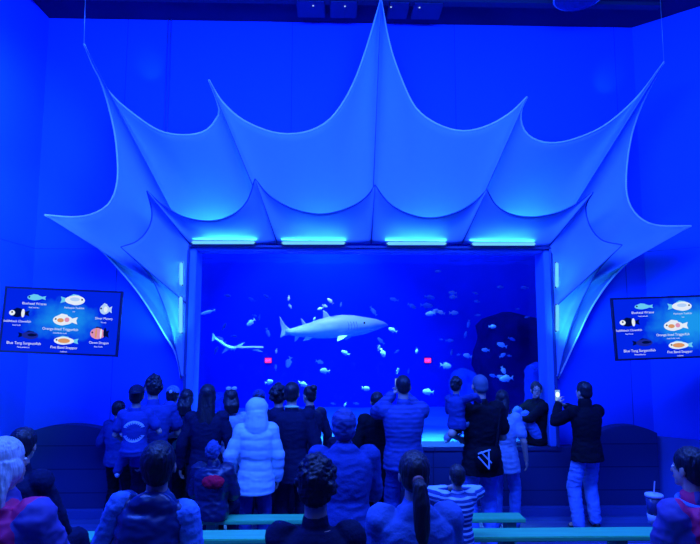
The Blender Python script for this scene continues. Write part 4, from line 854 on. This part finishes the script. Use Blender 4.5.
def cup(i):
    w = i['wr'][-1]+Vector((0, .03, .07)); rings = lambda r0, r1, z0, z1: [[w+Vector((r*math.cos(a), r*math.sin(a), z)) for a in [2*math.pi*j/20 for j in range(20)]] for r, z in ((r0, z0), (r1, z1))]
    o = prop(i, 'drink_cup', MB().loft(rings(.036, .047, -.07, .075)), mat('dark drink in cup', (.02, .04, .16), .25, spec=.6), 'drink cup with white lid held by the boy at the right edge', 'cup')
    MB().loft(rings(.050, .048, .075, .09)).build('lid', WHM, o, True); MB().loft(rings(.038, .0415, -.071, -.02)).build('label_band', WHM, o, True)
    MB().tube([w+Vector((0, 0, .09)), w+Vector((.012, 0, .16))], .004, 6).build('straw', WHM, o)
person('boy in red and violet shirt with pale collar holding a drink at the right edge', 691, 448.5, 3.05, yaw=22, hyaw=4, seat=.93, **TB, k=.93, LH=(.015, .24, .31), RH=(.10, .26, .06), LE=(-.6, -.4, -.7), build=1.05, top=dict(m=REDP, inf=.026, sleeve='short', name='polo_shirt', wr=.008), bot=dict(m=NAVY), shoe=SHB, hair=('short', MHAIR), vox=.008,
       extra=lambda i: (cup(i), MB().tube([i['neck']-i['sp']*.005*i['k']+Vector((.08*math.cos(a), .08*math.sin(a), .015*math.sin(a))) for a in [2*math.pi*j/24 for j in range(25)]], .014, 6).build('collar', SKY, i['root'], True)), curl=1.2)
# ================================================================== LIGHTS
def area(name, loc, tgt, size, col, e, sy=None, spread=None):
    l = bpy.data.lights.new(name, 'AREA'); l.size = size; l.color = col; l.energy = e
    if sy: l.shape = 'RECTANGLE'; l.size_y = sy
    if spread: l.spread = math.radians(spread)
    o = bpy.data.objects.new(name, l); C.objects.link(o); o.location = loc
    o.rotation_euler = (Vector(tgt)-Vector(loc)).to_track_quat('-Z', 'Y').to_euler(); return o
def spot(name, loc, tgt, col, e, ang, r=.1, blend=.6):
    l = bpy.data.lights.new(name, 'SPOT'); l.color = col; l.energy = e; l.spot_size = math.radians(ang); l.spot_blend = blend; l.shadow_soft_size = r
    o = bpy.data.objects.new(name, l); C.objects.link(o); o.location = loc; o.rotation_euler = (Vector(tgt)-Vector(loc)).to_track_quat('-Z', 'Y').to_euler(); return o
BL = (.002, .075, 1.0)
area('wall_wash_light', (0, 3.2, 6.3), (0, 8, 3.4), 8, BL, 700, .8)
area('side_wash_light', (-1.5, 2.5, 5.8), (-5, 5.5, 3.0), 2.5, BL, 200)
area('side_wash_light', (2.5, 2.5, 5.8), (6, 6, 3.0), 2.5, BL, 160)
[spot('side_glow_light', (XL+1.5, 4.9, z_), (XL, 6.7, z_-.2), (.25, 1, 1), 110, 60, .15, 1) for z_ in (2.0, 3.6, 5.2)]
area('house_light', (0, 3.6, 6.3), (0, 5.0, 1), 7, (.10, .22, 1), 330, 1.5)
area('house_light', (0, .5, 6.2), (0, 5.2, 1), 5, (.08, .18, 1), 85, 2)
area('tank_light', (0, 10.6, 5.4), (0, 10.6, 0), 10, (.30, .42, 1), 300, 4)
spot('tank_spot', (-.3, 11.5, 5.3), (-.4, 13.2, 2.4), (.04, .32, 1), 1100, 95, .3)
area('tank_front_light', (0, YG+.5, 3.9), (0, YG+.5, 0), 4.5, (.2, .75, 1), 170, .3, 50)
for c, d in LB:
    area('led_glow', c+Vector((0, .05, .05)), c+Vector((0, .35, 1.2)), d.length, (.06, .50, 1), 2.5, .03)
for c, d in SB:
    o = area('led_glow', c+Vector((0, .02, 0)), c+Vector((-.8 if c.x < 0 else .8, .3, 0)), .03, (.06, .60, 1), 2, d.length)
# lamps behind the inner sail, washing the foot of the outer sail
for (x0, y0, x1, y1, D, tx, ty, en) in ((178, 229, 236, 232, 7.66, 207, 205, 5), (296, 232, 352, 232, 7.66, 323, 196, 3), (402, 232, 462, 232, 7.66, 430, 200, 3), (505, 232, 560, 229, 7.66, 532, 203, 5)):
    a = P(x0, y0, D); b_ = P(x1, y1, D); c_ = (a+b_)/2; t_ = P(tx, ty, D+.05)
    o = area('sail_uplight', c_, t_, (b_-a).length, (.05, .55, 1), en, .03)
    z_ = (c_-t_).normalized(); x_ = (b_-a).normalized(); x_ = (x_-z_*x_.dot(z_)).normalized(); o.rotation_euler = Matrix((x_, z_.cross(x_), z_)).transposed().to_euler()
spot('shark_fill_light', (-.3, 8.7, 3.95), P(335, 330, 9.2), (.7, .9, 1), 210, 110, .1)  # added spot in the tank water to brighten the shark and sawfish
for a_, b_ in ((176, 160), (561, 578)): spot('panel_glow', P(a_, 345, 7.25), P(b_, 316, 7.6), (.05, .6, 1), 40, 85, .08, 1)  # added spots in front of the panels, carrying the side light bars' spill
for a_ in ((150, 67), (606, 80)): spot('wall_glow', P(a_[0], a_[1]+10, 7.45), P(*a_, YW), (.1, .8, 1), 3.0, 50, .03, 1)
w = bpy.data.worlds.new('world'); sc.world = w; w.use_nodes = True; w.node_tree.nodes['Background'].inputs[0].default_value = (.002, .03, .6, 1); w.node_tree.nodes['Background'].inputs[1].default_value = .15
vs = sc.view_settings; vs.view_transform = 'Standard'; vs.look = 'None'; vs.gamma = 1; vs.exposure = 0; vs.use_curve_mapping = False
sc.cycles.max_bounces = 6; sc.cycles.diffuse_bounces = 3; sc.cycles.glossy_bounces = 3; sc.cycles.transparent_max_bounces = 8; sc.cycles.use_denoising = True; sc.cycles.sample_clamp_indirect = 4
